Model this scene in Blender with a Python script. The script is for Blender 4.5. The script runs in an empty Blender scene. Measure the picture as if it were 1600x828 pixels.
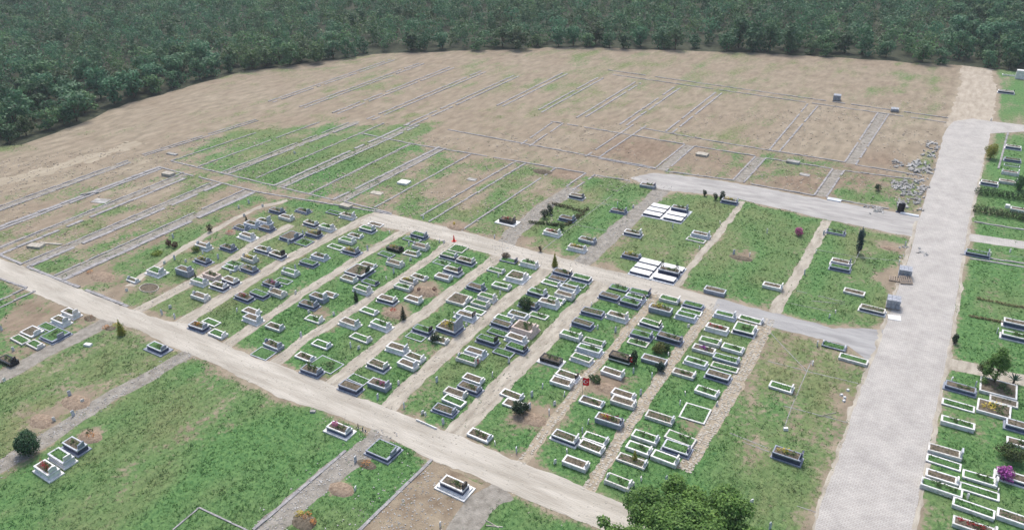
import bpy, bmesh, math, random
import numpy as np
from mathutils import Vector, Matrix, geometry
random.seed(7); rng = np.random.default_rng(7)
S = bpy.context.scene
COL = S.collection

# ------------------------------------------------------------------ camera, light, exposure
H = 38.0                                   # height of the drone above the ground
F = 1207.6                                 # focal length in pixels of the 1600 px wide picture
R = np.array([[0.8567193042052215, -0.22572349284914625, 0.46376819487552484],
              [0.5152194114913418, 0.41653838969019386, -0.7490291903102413],
              [-0.0241037720001836, 0.8806501431841602, 0.47315360453565347]])
cam = bpy.data.cameras.new('camera'); cam.sensor_width = 36; cam.lens = F/1600*36
cam.clip_start = 0.5; cam.clip_end = 6000
co = bpy.data.objects.new('camera', cam); COL.objects.link(co); S.camera = co
M = Matrix([[*R[0], 0], [*R[1], 0], [*R[2], H], [0, 0, 0, 1]]); co.matrix_world = M

SUN_EL, SUN_AZ = math.radians(58), math.radians(-35)      # azimuth measured from +Y towards +X
w = bpy.data.worlds.new('World'); S.world = w; w.use_nodes = True
nt = w.node_tree; bg = nt.nodes['Background']; sky = nt.nodes.new('ShaderNodeTexSky')
sky.sky_type = 'NISHITA'; sky.sun_disc = False; sky.sun_elevation = SUN_EL; sky.sun_rotation = SUN_AZ
sky.air_density = 1.2; sky.dust_density = 4.0; sky.ozone_density = 1.0
nt.links.new(sky.outputs[0], bg.inputs[0]); bg.inputs[1].default_value = 0.125
sl = bpy.data.lights.new('sun', 'SUN'); sl.energy = 1.65; sl.angle = math.radians(15); sl.color = (1, .965, .92)
so = bpy.data.objects.new('sun', sl); COL.objects.link(so)
sd = Vector((math.sin(SUN_AZ)*math.cos(SUN_EL), math.cos(SUN_AZ)*math.cos(SUN_EL), math.sin(SUN_EL)))
so.rotation_euler = sd.to_track_quat('Z', 'Y').to_euler(); so.location = sd*100
S.view_settings.view_transform = 'Standard'; S.view_settings.look = 'None'
S.view_settings.gamma = 1; S.view_settings.exposure = 0.72

def P(px, py, z=0.0):                      # where the line of sight of a photograph pixel meets height z
    d = R @ np.array([px-800.0, 414.0-py, -F]); t = (H-z)/-d[2]
    return (d[0]*t, d[1]*t)
def proj(x, y, z=0.0):                     # numpy arrays -> photograph pixels
    d = np.stack([x, y, np.zeros_like(x)+z-H], -1) @ R
    return 800+F*d[..., 0]/-d[..., 2], 414-F*d[..., 1]/-d[..., 2]
C_ = {'T1': (0, 210), 'T2': (400, 210), 'T3': (800, 210), 'T4': (1200, 0), 'T5': (1200, 207),
      'M1': (0, 414), 'M2': (400, 414), 'M3': (800, 414), 'M4': (1200, 414),
      'B1': (0, 621), 'B2': (400, 621), 'B3': (800, 621), 'B4': (1200, 621)}
def px(c, a, b): return (C_[c][0]+a/4, C_[c][1]+b/4)

# ------------------------------------------------------------------ noise for numpy
_lat = rng.random((256, 256))
def vnoise(x, y, s, seed=0):
    x = x/s+seed*17.3; y = y/s+seed*9.7
    xi = np.floor(x).astype(int); yi = np.floor(y).astype(int); fx = x-xi; fy = y-yi
    fx = fx*fx*(3-2*fx); fy = fy*fy*(3-2*fy)
    g = lambda i, j: _lat[(xi+i) % 256, (yi+j) % 256]
    return (g(0, 0)*(1-fx)+g(1, 0)*fx)*(1-fy)+(g(0, 1)*(1-fx)+g(1, 1)*fx)*fy
def fbm(x, y, s, seed=0):
    return (vnoise(x, y, s, seed)+.5*vnoise(x, y, s/2.1, seed+1)+.25*vnoise(x, y, s/4.3, seed+2))/1.75

# ------------------------------------------------------------------ materials
def mat(name, col, col2=None, scale=4.0, rough=.8, bump=0.0, bscale=20, attr=None, detail=4, stretch=None, spec=.3, trans=0, metal=0):
    m = bpy.data.materials.new(name); m.use_nodes = True; n = m.node_tree; b = n.nodes['Principled BSDF']
    b.inputs['Roughness'].default_value = rough; b.inputs['Specular IOR Level'].default_value = spec
    b.inputs['Metallic'].default_value = metal
    tc = n.nodes.new('ShaderNodeTexCoord')
    src = tc.outputs['Object']
    if stretch:
        mp = n.nodes.new('ShaderNodeMapping'); mp.inputs['Scale'].default_value = stretch
        n.links.new(src, mp.inputs[0]); src = mp.outputs[0]
    if attr:
        a = n.nodes.new('ShaderNodeAttribute'); a.attribute_name = attr
        nz = n.nodes.new('ShaderNodeTexNoise'); nz.inputs['Scale'].default_value = scale
        n.links.new(src, nz.inputs[0])
        mx = n.nodes.new('ShaderNodeMix'); mx.data_type = 'RGBA'; mx.blend_type = 'MULTIPLY'; mx.inputs[0].default_value = 1
        rp = n.nodes.new('ShaderNodeValToRGB'); rp.color_ramp.elements[0].color = (.8, .8, .8, 1); rp.color_ramp.elements[1].color = (1.2, 1.2, 1.2, 1)
        n.links.new(nz.outputs[0], rp.inputs[0]); n.links.new(a.outputs['Color'], mx.inputs[6]); n.links.new(rp.outputs[0], mx.inputs[7])
        n.links.new(mx.outputs[2], b.inputs['Base Color'])
    elif col2:
        nz = n.nodes.new('ShaderNodeTexNoise'); nz.inputs['Scale'].default_value = scale; nz.inputs['Detail'].default_value = detail
        nz.inputs['Roughness'].default_value = .62
        rp = n.nodes.new('ShaderNodeValToRGB'); rp.color_ramp.elements[0].position = .35; rp.color_ramp.elements[1].position = .65
        rp.color_ramp.elements[0].color = (*col, 1); rp.color_ramp.elements[1].color = (*col2, 1)
        n.links.new(src, nz.inputs[0]); n.links.new(nz.outputs[0], rp.inputs[0]); n.links.new(rp.outputs[0], b.inputs['Base Color'])
    else: b.inputs['Base Color'].default_value = (*col, 1)
    if bump:
        n2 = n.nodes.new('ShaderNodeTexNoise'); n2.inputs['Scale'].default_value = bscale; n2.inputs['Detail'].default_value = 5
        bp = n.nodes.new('ShaderNodeBump'); bp.inputs['Strength'].default_value = bump; bp.inputs['Distance'].default_value = .05
        n.links.new(src, n2.inputs[0]); n.links.new(n2.outputs[0], bp.inputs['Height']); n.links.new(bp.outputs[0], b.inputs['Normal'])
    if trans:
        tr = n.nodes.new('ShaderNodeBsdfTranslucent'); ms = n.nodes.new('ShaderNodeMixShader'); ms.inputs[0].default_value = trans
        cs = b.inputs['Base Color']
        if cs.links: n.links.new(cs.links[0].from_socket, tr.inputs[0])
        else: tr.inputs[0].default_value = (*col, 1)
        n.links.new(b.outputs[0], ms.inputs[1]); n.links.new(tr.outputs[0], ms.inputs[2])
        n.links.new(ms.outputs[0], n.nodes['Material Output'].inputs[0])
    return m
MT = {
 'white': mat('white_marble', (.54, .54, .53), (.76, .76, .75), 2.5, .45, .1, 30),
 'rough': mat('whitewashed_block', (.50, .49, .45), (.80, .79, .76), 5, .85, .5, 18),
 'white2': mat('weathered_marble', (.46, .46, .44), (.72, .72, .70), 4, .6, .2, 30),
 'white3': mat('greyish_marble', (.42, .44, .46), (.62, .64, .66), 3, .5, .1, 30),
 'rim2': mat('stained_rim', (.40, .39, .36), (.68, .67, .64), 6, .7, .3, 30),
 'dark2': mat('blue_granite', (.055, .07, .13), (.09, .11, .18), 14, .35),
 'dark': mat('dark_blue_granite', (.035, .045, .085), (.060, .072, .125), 14, .3),
 'grey': mat('blue_grey_marble', (.19, .22, .28), (.31, .34, .40), 3, .45, .1, 30),
 'pale': mat('pale_grey_marble', (.40, .43, .47), (.58, .60, .63), 3, .45, .1, 30),
 'black': mat('black_granite', (.010, .011, .014), (.022, .024, .030), 20, .2),
 'pink': mat('pinkish_travertine', (.48, .38, .34), (.62, .53, .48), 4, .7, .2, 25),
 'mauve': mat('mauve_stone', (.16, .11, .12), (.24, .18, .18), 6, .8, .3),
 'soil': mat('grave_soil', (.07, .058, .04), (.18, .15, .11), 6, .95, .9, 18),
 'redsoil': mat('red_soil', (.17, .125, .088), (.32, .25, .185), 5, .95, .9, 14),
 'turf': mat('bed_grass', (.045, .115, .035), (.11, .215, .07), 9, .9, .9, 25),
 'leaf': mat('leaf_colours', (1, 1, 1), attr='Col', scale=9, rough=.6, trans=.32),
 'petal': mat('petal_colours', (1, 1, 1), attr='Col', scale=9, rough=.6, trans=.2),
 'kerb': mat('kerb_concrete', (.22, .215, .22), (.36, .35, .35), 2.2, .9, .4, 25),
 'stone': mat('pale_rough_stone', (.29, .265, .22), (.49, .46, .40), 3.5, .9, .6, 20),
 'rubble': mat('broken_concrete', (.20, .19, .175), (.46, .455, .44), 1.1, .9, .4, 20),
 'paver': mat('paver_concrete', (.24, .26, .30), (.40, .42, .46), 6, .9, .4, 20),
 'wood': mat('weathered_wood', (.22, .17, .13), (.38, .32, .26), 4, .9, .3, 20, stretch=(1, 8, 1)),
 'bark': mat('bark', (.06, .045, .03), (.13, .10, .075), 8, .95, .8, 12),
 'red': mat('flag_red', (.62, .012, .02), (.70, .02, .03), 6, .7),
 'flagwhite': mat('flag_white', (.8, .8, .8)),
 'metal': mat('grey_pole', (.35, .36, .37), rough=.4, metal=.6),
 'cone': mat('cone_red', (.62, .03, .02), (.70, .05, .04), 5, .6),
}
def new(name, verts, faces, m, parent=None, smooth=False, loc=None, rot=0, cols=None):
    me = bpy.data.meshes.new(name); me.from_pydata(verts, [], faces)
    if cols is not None:
        a = me.color_attributes.new('Col', 'FLOAT_COLOR', 'POINT'); a.data.foreach_set('color', np.asarray(cols, dtype=np.float32).ravel())
    if isinstance(m, (list, tuple)):
        for q in m: me.materials.append(MT[q])
    elif m: me.materials.append(MT[m] if isinstance(m, str) else m)
    if smooth: me.polygons.foreach_set('use_smooth', [True]*len(me.polygons))
    return link(name, me, parent, loc, rot)
def link(name, me, parent=None, loc=None, rot=0, scale=None):
    o = bpy.data.objects.new(name, me); COL.objects.link(o)
    if parent: o.parent = parent
    if loc is not None: o.location = loc
    if rot: o.rotation_euler = (0, 0, rot)
    if scale: o.scale = scale
    return o
def tag(o, label=None, cat=None, group=None, kind=None):
    for k, v in (('label', label), ('category', cat), ('group', group), ('kind', kind)):
        if v: o[k] = v
    return o
def thing(name, x, y, label, cat, group=None, rot=0, z=0):
    return tag(link(name, None, None, (x, y, z), rot), label, cat, group)
class MB:
    def __init__(s): s.v = []; s.f = []
    def box(s, x0, x1, y0, y1, z0, z1, top=0, jit=0):
        i = len(s.v); t = top
        c = [(x0, y0, z0), (x1, y0, z0), (x1, y1, z0), (x0, y1, z0), (x0+t, y0+t, z1), (x1-t, y0+t, z1), (x1-t, y1-t, z1), (x0+t, y1-t, z1)]
        if jit: c = [tuple(q+random.uniform(-jit, jit) for q in p) for p in c]
        s.v += c; s.f += [[i+a for a in q] for q in ((3, 2, 1, 0), (4, 5, 6, 7), (0, 1, 5, 4), (1, 2, 6, 5), (2, 3, 7, 6), (3, 0, 4, 7))]
    def obox(s, c, ax, L, W, z0, z1, jit=0, tilt=0):          # box centred c along unit axis ax
        i = len(s.v); ux, uy = ax; vx, vy = -uy, ux
        for z in (z0, z1):
            for a, b in ((-1, -1), (1, -1), (1, 1), (-1, 1)):
                s.v.append((c[0]+ux*a*L/2+vx*b*W/2+random.uniform(-jit, jit), c[1]+uy*a*L/2+vy*b*W/2+random.uniform(-jit, jit), z+(tilt*a if z == z1 else 0)+random.uniform(-jit, jit)*.5))
        s.f += [[i+a for a in q] for q in ((3, 2, 1, 0), (4, 5, 6, 7), (0, 1, 5, 4), (1, 2, 6, 5), (2, 3, 7, 6), (3, 0, 4, 7))]
    def ring(s, L, W, l2, w2, z0, z1, zin, bev=.015):         # hollow rectangular coping
        i = len(s.v)
        loops = [(L, W, z0), (L, W, z1-bev), (L-2*bev, W-2*bev, z1), (l2+2*bev, w2+2*bev, z1), (l2, w2, z1-bev), (l2, w2, zin)]
        for a, b, z in loops: s.v += [(-a/2, -b/2, z), (a/2, -b/2, z), (a/2, b/2, z), (-a/2, b/2, z)]
        for k in range(5):
            for j in range(4): s.f.append([i+k*4+j, i+k*4+(j+1) % 4, i+k*4+4+(j+1) % 4, i+k*4+4+j])
    def slab(s, prof, x0, x1, lean=0):                        # (y,z) profile extruded along x
        i = len(s.v); n = len(prof); z0 = min(p[1] for p in prof)
        for x in (x0, x1): s.v += [(x+lean*(z-z0), y, z) for y, z in prof]
        s.f += [list(range(i, i+n))[::-1], list(range(i+n, i+2*n))]+[[i+k, i+(k+1) % n, i+n+(k+1) % n, i+n+k] for k in range(n)]
    def build(s, name, m, parent=None, **k): return new(name, s.v, s.f, m, parent, **k)

ALLP = []       # outlines (world) where no grass grows
def resample(pts, step, closed=True):
    out = []; n = len(pts)
    for i in range(n if closed else n-1):
        a = np.array(pts[i]); b = np.array(pts[(i+1) % n]); k = max(1, int(np.hypot(*(b-a))/step))
        out += [tuple(a+(b-a)*t/k) for t in range(k)]
    if not closed: out.append(tuple(pts[-1]))
    return out
def sheet(name, world, z, m, jit=.25, step=.35, mask=True):
    p = resample(world, step); a = np.array(p); c = a.mean(0)
    dx = (fbm(a[:, 0], a[:, 1], 1.6, 3)-.5)*2*jit+(vnoise(a[:, 0], a[:, 1], .45, 5)-.5)*jit
    dy = (fbm(a[:, 0], a[:, 1], 1.6, 13)-.5)*2*jit+(vnoise(a[:, 0], a[:, 1], .45, 15)-.5)*jit
    a[:, 0] += dx; a[:, 1] += dy
    tris = geometry.tessellate_polygon([[Vector((q[0], q[1], 0)) for q in a]])
    f = []
    for t in tris:
        u, v, q = (a[i] for i in t)
        f.append(tuple(t) if (v[0]-u[0])*(q[1]-u[1])-(v[1]-u[1])*(q[0]-u[0]) > 0 else tuple(t[::-1]))
    o = new(name, [(q[0], q[1], z) for q in a], f, m); tag(o, kind='structure')
    if mask: ALLP.append(a)
    return o
def inside(x, y, poly):
    r = np.zeros(x.shape, bool); poly = np.asarray(poly); mn = poly.min(0); mx = poly.max(0)
    s = np.where((x >= mn[0]) & (x <= mx[0]) & (y >= mn[1]) & (y <= mx[1]))
    if not len(s[0]): return r
    X = x[s]; Y = y[s]; q = np.zeros(X.shape, bool); n = len(poly); j = n-1
    for i in range(n):
        xi, yi = poly[i]; xj, yj = poly[j]
        if yi != yj:
            q ^= ((yi > Y) != (yj > Y)) & (X < (xj-xi)*(Y-yi)/(yj-yi)+xi)
        j = i
    r[s] = q; return r
W_ = lambda L: [P(*q) for q in L]
def strip(L, wd):
    p = np.array(W_(L)); out1 = []; out2 = []
    for i in range(len(p)):
        d = p[min(i+1, len(p)-1)]-p[max(i-1, 0)]; d /= np.hypot(*d); n = np.array([-d[1], d[0]])
        out1.append(tuple(p[i]+n*wd/2)); out2.append(tuple(p[i]-n*wd/2))
    return out1+out2[::-1]

# ------------------------------------------------------------------ roads and paths
MT['mainroad'] = mat('sandy_road', (.325, .298, .252), (.475, .445, .39), .8, .95, .6, 9, detail=10, stretch=(.22, 1.5, 1))
MT['asphalt'] = mat('worn_grey_road', (.25, .247, .245), (.37, .367, .36), .8, .95, .5, 12, detail=10, stretch=(.3, 1.5, 1))
MT['topasphalt'] = mat('grey_gravel_road', (.27, .262, .25), (.42, .405, .385), .7, .95, .6, 10, detail=10, stretch=(.35, 1.4, 1))
MT['path'] = mat('trodden_path', (.27, .24, .195), (.44, .405, .34), 1.2, .95, .6, 9, detail=8, stretch=(1.4, .45, 1))
MT['stonepath'] = mat('mud_between_stones', (.25, .21, .155), (.40, .345, .265), 1.8, .95, .8, 8, detail=8)
MT['greypath'] = mat('grey_gravel_path', (.18, .165, .14), (.31, .29, .255), 1.6, .95, .8, 9, detail=9)
MT['brownpath'] = mat('bare_brown_ground', (.17, .13, .09), (.30, .25, .18), .7, .95, .7, 8, detail=8)
def paving_mat():
    m = bpy.data.materials.new('block_paving'); m.use_nodes = True; n = m.node_tree; b = n.nodes['Principled BSDF']; b.inputs['Roughness'].default_value = .9
    tc = n.nodes.new('ShaderNodeTexCoord'); br = n.nodes.new('ShaderNodeTexBrick')
    br.inputs['Scale'].default_value = 1; br.inputs['Brick Width'].default_value = .32; br.inputs['Row Height'].default_value = .16
    br.inputs['Mortar Size'].default_value = .011; br.inputs['Color1'].default_value = (.44, .425, .405, 1); br.inputs['Color2'].default_value = (.385, .372, .355, 1)
    br.inputs['Mortar'].default_value = (.24, .222, .20, 1)
    nz = n.nodes.new('ShaderNodeTexNoise'); nz.inputs['Scale'].default_value = .5; nz.inputs['Detail'].default_value = 12; nz.inputs['Roughness'].default_value = .68
    rp = n.nodes.new('ShaderNodeValToRGB'); rp.color_ramp.elements[0].position = .3; rp.color_ramp.elements[1].position = .7
    rp.color_ramp.elements[0].color = (.80, .79, .78, 1); rp.color_ramp.elements[1].color = (1.15, 1.14, 1.12, 1)
    mx = n.nodes.new('ShaderNodeMix'); mx.data_type = 'RGBA'; mx.blend_type = 'MULTIPLY'; mx.inputs[0].default_value = 1
    n.links.new(tc.outputs['Object'], br.inputs[0]); n.links.new(tc.outputs['Object'], nz.inputs[0]); n.links.new(nz.outputs[0], rp.inputs[0])
    n.links.new(br.outputs[0], mx.inputs[6]); n.links.new(rp.outputs[0], mx.inputs[7]); n.links.new(mx.outputs[2], b.inputs['Base Color'])
    bp = n.nodes.new('ShaderNodeBump'); bp.inputs['Strength'].default_value = .5; bp.inputs['Distance'].default_value = .01; bp.invert = True
    n.links.new(br.outputs['Fac'], bp.inputs['Height']); n.links.new(bp.outputs[0], b.inputs['Normal'])
    return m
MT['paving'] = paving_mat()
Z1, Z2, Z3, Z4 = .004, .008, .012, .016
# paths (lowest), then cross roads, main road, paved road
PATHS = [('footpath', [(205, 492), (226, 480), (350, 414), (400, 380), (455, 352)], 1.25, 'path'),
 ('footpath', [(272, 512), (400, 434), (437, 411), (500, 378), (575, 340), (600, 330)], 1.55, 'path'),
 ('footpath', [(345, 545), (400, 508), (475, 457), (550, 410), (600, 380), (645, 352)], 1.2, 'path'),
 ('footpath', [(415, 580), (475, 530), (537, 494), (600, 452), (660, 413), (710, 372)], 1.15, 'path'),
 ('footpath', [(505, 610), (575, 554), (625, 514), (678, 477), (727, 440), (790, 392)], 1.35, 'path'),
 ('footpath', [(595, 650), (625, 616), (677, 569), (727, 526), (778, 481), (832, 440), (870, 405)], 1.45, 'path'),
 ('footpath', [(700, 690), (765, 622), (800, 582), (852, 533), (897, 486), (950, 436)], 1.75, 'path'),
 ('stone_footpath', [(810, 728), (887, 628), (912, 594), (962, 539), (1030, 455)], .85, 'stonepath'),
 ('stone_footpath', [(918, 766), (970, 683), (1015, 617), (1050, 564), (1118, 474)], .95, 'stonepath'),
 ('stone_footpath', [(1070, 735), (1132, 633), (1145, 610), (1178, 549), (1203, 497)], 1.15, 'stonepath'),
 ('footpath', [(785, 392), (800, 366), (850, 324), (897, 294)], 2.1, 'greypath'),
 ('footpath', [(905, 415), (962, 362), (1005, 325), (1042, 290)], 2.0, 'greypath'),
 ('footpath', [(1050, 455), (1085, 410), (1122, 365), (1162, 315)], .75, 'path'),
 ('footpath', [(1205, 495), (1250, 424), (1265, 397), (1292, 344)], 1.05, 'path'),
 ('footpath', [(180, 492), (165, 505), (75, 549), (-20, 600)], 1.9, 'greypath'),
 ('footpath', [(300, 548), (287, 556), (225, 592), (165, 624), (75, 684), (-30, 748)], 1.6, 'greypath'),
 ('footpath', [(600, 672), (587, 690), (516, 743), (466, 782), (418, 828), (382, 862)], 2.0, 'greypath'),
 ('footpath', [(790, 765), (762, 778), (725, 822), (700, 860)], 2.0, 'greypath'),
 ('dirt_track', [(200, 448), (257, 407), (300, 380), (370, 340), (410, 322), (450, 313)], .9, 'path'),
 ('footpath', [(1490, 367), (1600, 383), (1660, 393)], 2.0, 'paving'),
 ('footpath', [(1465, 565), (1530, 578), (1600, 594), (1680, 612)], 1.7, 'path')]
for k, (n_, L, wd, m_) in enumerate(PATHS): sheet(n_, strip(L, wd), Z1+(.001*(k % 3)), m_, jit=.20 if m_ != 'paving' else .1)
PAIRS = [((-60, 348), (202, 252), .8), ((-60, 380), (251, 262.5), .7), ((-60, 410), (291, 273), 1.0), ((41, 414), (338, 286.5), 1.1), ((92, 434), (389, 299), 1.3), ((481, 304), (642, 225), .6), ((350, 271.5), (560, 190), .9),
 ((434, 292.5), (650, 194), .8), ((528, 315), (692, 231), .9), ((1032, 266), (1078, 227.5), 1.2), ((1153, 284), (1189, 246), 1.2), ((1281, 307), (1310, 265.5), 1.2), ((1329, 256), (1380, 177), 1.2)]
for a, b, wd in PAIRS: sheet('plot_path', strip([a, b], wd), .0033, 'greypath', jit=.1, mask=False)
sheet('dirt_track', strip([(-60, 302), (0, 287), (100, 258), (190, 231), (215, 222)], 3.0), .003, mat('tan_rut', (.26, .22, .16), (.38, .33, .25), .7, .95, .5, 6, detail=9, stretch=(2.2, .2, 1)), jit=1.5, mask=False)
brownp = W_([(676, 719), (775, 768), (700, 860), (530, 860)])
sheet('bare_plot', brownp, .0025, 'brownpath', jit=.15)
sheet('cross_road', W_([(560, 350), (580, 337), (598, 333), (625, 338), (670, 348), (725, 362), (800, 382), (900, 409), (930, 416), (990, 431), (1050, 447), (1125, 467), (1190, 484), (1190, 505), (1112, 485), (1020, 460), (952, 444), (900, 432), (850, 420), (800, 405), (767, 398), (695, 378), (630, 361), (600, 355)]), Z2, 'mainroad', jit=.18)
sheet('asphalt_road', W_([(1120, 466), (1200, 487), (1300, 512), (1375, 515), (1400, 512), (1395, 590), (1362, 566), (1325, 540), (1225, 515), (1112, 486)]), Z2+.001, 'asphalt', jit=.2)
sheet('gravel_road', W_([(985, 278), (1020, 271), (1050, 272), (1150, 286), (1200, 296), (1275, 309), (1337, 321), (1432, 338), (1460, 345), (1450, 375), (1425, 369), (1375, 360), (1287, 342), (1200, 321), (1130, 307), (1045, 297), (1020, 294)]), Z2, 'topasphalt', jit=.3)
sheet('main_road', W_([(-60, 380), (0, 404), (45, 420), (120, 450), (200, 481), (265, 503), (290, 505), (345, 534), (400, 560), (425, 567), (505, 594), (530, 606), (550, 618), (595, 633), (622, 643), (695, 673), (725, 685), (800, 716), (820, 722), (910, 760), (970, 785), (1030, 812), (1130, 860), (1040, 862), (945, 829), (925, 821), (875, 801), (800, 770), (787, 766), (750, 747), (662, 712), (590, 675), (500, 641), (437, 621), (400, 601), (325, 565), (262, 540), (215, 515), (155, 497), (100, 477), (37, 452), (0, 434), (-60, 412)]), Z3, 'mainroad', jit=.16)
sheet('paved_road', W_([(1258, 862), (1271, 828), (1341, 621), (1372, 544), (1400, 460), (1425, 390), (1437, 337), (1462, 260), (1475, 207), (1490, 190), (1520, 186), (1600, 196), (1700, 206), (1700, 216), (1600, 206), (1548, 209), (1522, 307), (1502, 414), (1480, 559), (1466, 621), (1425, 828), (1418, 862)]), Z4, 'paving', jit=.12)
verge = sheet('sandy_verge', W_([(1418, 862), (1425, 828), (1466, 621), (1480, 559), (1502, 414), (1522, 307), (1545, 212), (1547, 212), (1527, 307), (1508, 414), (1487, 559), (1474, 621), (1433, 828), (1427, 862)]), .0145, 'path', jit=.2, mask=False)
sheet('sandy_verge', W_([(1250, 862), (1265, 828), (1335, 621), (1365, 544), (1394, 460), (1418, 390), (1432, 345), (1442, 345), (1425, 390), (1400, 460), (1372, 544), (1345, 621), (1275, 828), (1262, 862)]), .0135, 'path', jit=.3, mask=False)
sheet('dirt_track', W_([(1476, 200), (1490, 165), (1500, 130), (1503, 102), (1520, 96), (1549, 108), (1557, 140), (1556, 170), (1548, 192), (1520, 192)]), Z1, mat('tan_track', (.29, .25, .195), (.42, .37, .30), .5, .95, .5, 6, detail=7, stretch=(2.5, .7, 1)), jit=.5)

# ------------------------------------------------------------------ ground sheet with a painted cover map (grass / dry / soil)
xs = np.concatenate([[-3000, -1500, -800, -500, -360], np.arange(-290, -110, 2.5), np.arange(-110, 26, .5), [40, 70, 120, 250, 600, 1500, 3000]])
ys = np.concatenate([[-3000, -1200, -400, -120, -40, 0], np.arange(6, 110, .5), np.arange(110, 260, 2.5), [300, 420, 700, 1500, 3000]])
GX, GY = np.meshgrid(xs, ys)
ZONES = [  # (outline in photo pixels, green cover, soil tone 0 tan .. 1 red-brown)
 ([(-400, 380), (0, 400), (200, 480), (440, 310), (612, 333), (800, 378), (1040, 268), (1440, 337), (1490, 190), (1620, 200), (1620, 100), (1200, 70), (600, 60), (-800, 90)], .30, .3),
 ([(-200, 330), (0, 325), (290, 222), (500, 140), (-200, 140)], .14, .2),
 ([(0, 322), (250, 235), (290, 250), (0, 396)], .38, .4),
 ([(0, 385), (290, 262), (345, 275), (35, 412)], .44, .35),
 ([(35, 412), (332, 285), (397, 301), (112, 416), (100, 436)], .40, .4),
 ([(270, 250), (370, 205), (700, 190), (642, 228), (482, 304)], .60, .3),
 ([(345, 270), (480, 221), (620, 200), (560, 260), (430, 292)], .74, .3),
 ([(482, 304), (642, 225), (700, 232), (540, 316)], .56, .45),
 ([(540, 316), (697, 230), (800, 255), (660, 338)], .42, .45),
 ([(585, 325), (650, 310), (760, 285), (820, 262), (870, 262), (725, 360), (612, 335)], .66, .3),
 ([(725, 360), (870, 262), (925, 275), (795, 372)], .58, .4),
 ([(800, 222), (1025, 263), (1190, 296), (1437, 337), (1440, 275), (1200, 235), (1070, 222)], .36, .6),
 ([(1200, 235), (1440, 275), (1480, 190), (1280, 140), (1180, 215)], .07, .15),
 ([(1180, 250), (1290, 262), (1275, 305), (1165, 285)], .42, .6),
 ([(1330, 262), (1440, 285), (1420, 332), (1300, 308)], .60, .5),
 ([(1385, 262), (1465, 235), (1475, 250), (1440, 330)], .62, .4),
 ([(120, 418), (205, 478), (250, 410), (440, 318), (400, 302)], .48, .6),
 ([(180, 485), (265, 410), (450, 320), (590, 335), (290, 505)], .64, .45),
 ([(0, 480), (155, 500), (0, 580)], .5, .6), ([(0, 455), (90, 475), (140, 497), (60, 520), (0, 520)], .34, .75),
 ([(0, 590), (165, 505), (290, 552), (0, 725)], .72, .35),
 ([(1095, 730), (1200, 512), (1345, 545), (1345, 610), (1270, 828), (1100, 828)], .74, .35),
 ([(1230, 640), (1335, 620), (1290, 760), (1200, 780)], .64, .45),
 ([(1140, 600), (1190, 520), (1340, 560), (1320, 660), (1180, 650)], .62, .45),
 ([(850, 340), (925, 277), (1035, 295), (912, 405), (800, 372)], .76, .3),
 ([(-80, 212), (50, 222), (30, 240), (-80, 262)], .75, .3), ([(1400, 92), (1510, 98), (1505, 108), (1400, 104)], .4, .3),
 ([(1550, 100), (1620, 105), (1620, 196), (1552, 190), (1558, 140)], .7, .3),
]
Gm = np.full(GX.shape, .80); Tm = np.full(GX.shape, .4)
for z, gv, tv in ZONES:
    i = inside(GX, GY, W_(z)); Gm[i] = gv; Tm[i] = tv
BLOBS = [  # (pixel, radius m, green change, tone)
 ((1065*.25+400, 414+155*.25), 1.6, -.9, .55), ((400+870*.25, 414+290*.25), 1.5, -.8, .7), ((947, 600), 1.7, -.8, .8), ((65, 655), 1.3, -.6, .6), ((120, 627), 1.2, -.6, .6),
 ((533, 763), 1.0, -.9, .5), ((140, 679), .9, -.9, .6), ((1075, 660), 1.3, -.5, .5), ((710, 354), 1.6, -.9, .85), ((885, 272), 2, -.7, .9), ((1160, 398), 1.6, -.4, .6),
 ((900, 400), 1.2, -.3, .5), ((1390, 385), 1.3, -.7, .4), ((1400, 440), 2.2, -.8, .3), ((1378, 250), 3.0, -.2, .9), ((60, 500), 3, -.2, .8), ((150, 430), 2.0, -.4, .9), ((1300, 700), 3, -.12, .4),
 ((820, 376), .9, -.6, .4), ((500, 488), 1.3, -.6, .75), ((830, 650), 1.4, -.6, .7), ((690, 483), 1.3, -.5, .7), ((700, 555), 1.2, -.4, .5), ((945, 415), 1.2, -.4, .5), ((1350, 505), 2, -.3, .4),
 ((70, 575), 3, -.2, .3), ((180, 540), 2, -.1, .3), ((1440, 250), 2, .3, .3), ((1330, 275), 4, -.2, .95), ((1000, 235), 5, -.15, .95), ((1250, 285), 3, -.2, .95),
 ((820, 228), 4, -.1, .3), ((880, 226), 3, -.3, .1), ((220, 300), 4, -.3, .0), ((215, 262), 4, -.3, .0), ((560, 250), 6, .15, .3), ((480, 240), 6, .15, .3), ((1560, 810), 2, .1, .3), ((345, 440), 2.5, .1, .4),
 ((700, 300), 4, -.3, .4), ((880, 335), 1.5, .2, .4), ((930, 285), 2, .25, .4), ((960, 340), 2, .2, .4), ((1245, 560), 3, -.08, .4)]
for (bx, by), r, dg, tn in BLOBS:
    x, y = P(bx, by); d = np.hypot(GX-x, GY-y); wgt = np.clip(1.4-d/r, 0, 1)
    Gm += dg*wgt; Tm = Tm*(1-wgt)+tn*wgt
def blur(a, n):
    for _ in range(n):
        a = (a+np.roll(a, 1, 0)+np.roll(a, -1, 0)+np.roll(a, 1, 1)+np.roll(a, -1, 1))/5
    return a
Gm = blur(Gm, 2); Tm = blur(Tm, 5)
Gm = Gm+(fbm(GX, GY*.22, 1.5, 71)-.5)*.5+(fbm(GX, GY, 7, 21)-.5)*.50+(fbm(GX, GY, 1.7, 31)-.5)*.55
rd = np.zeros(GX.shape); pt = np.zeros(GX.shape)
for k_, p_ in enumerate(ALLP): (rd if k_ > 21 else pt)[inside(GX, GY, p_)] = 1
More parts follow.
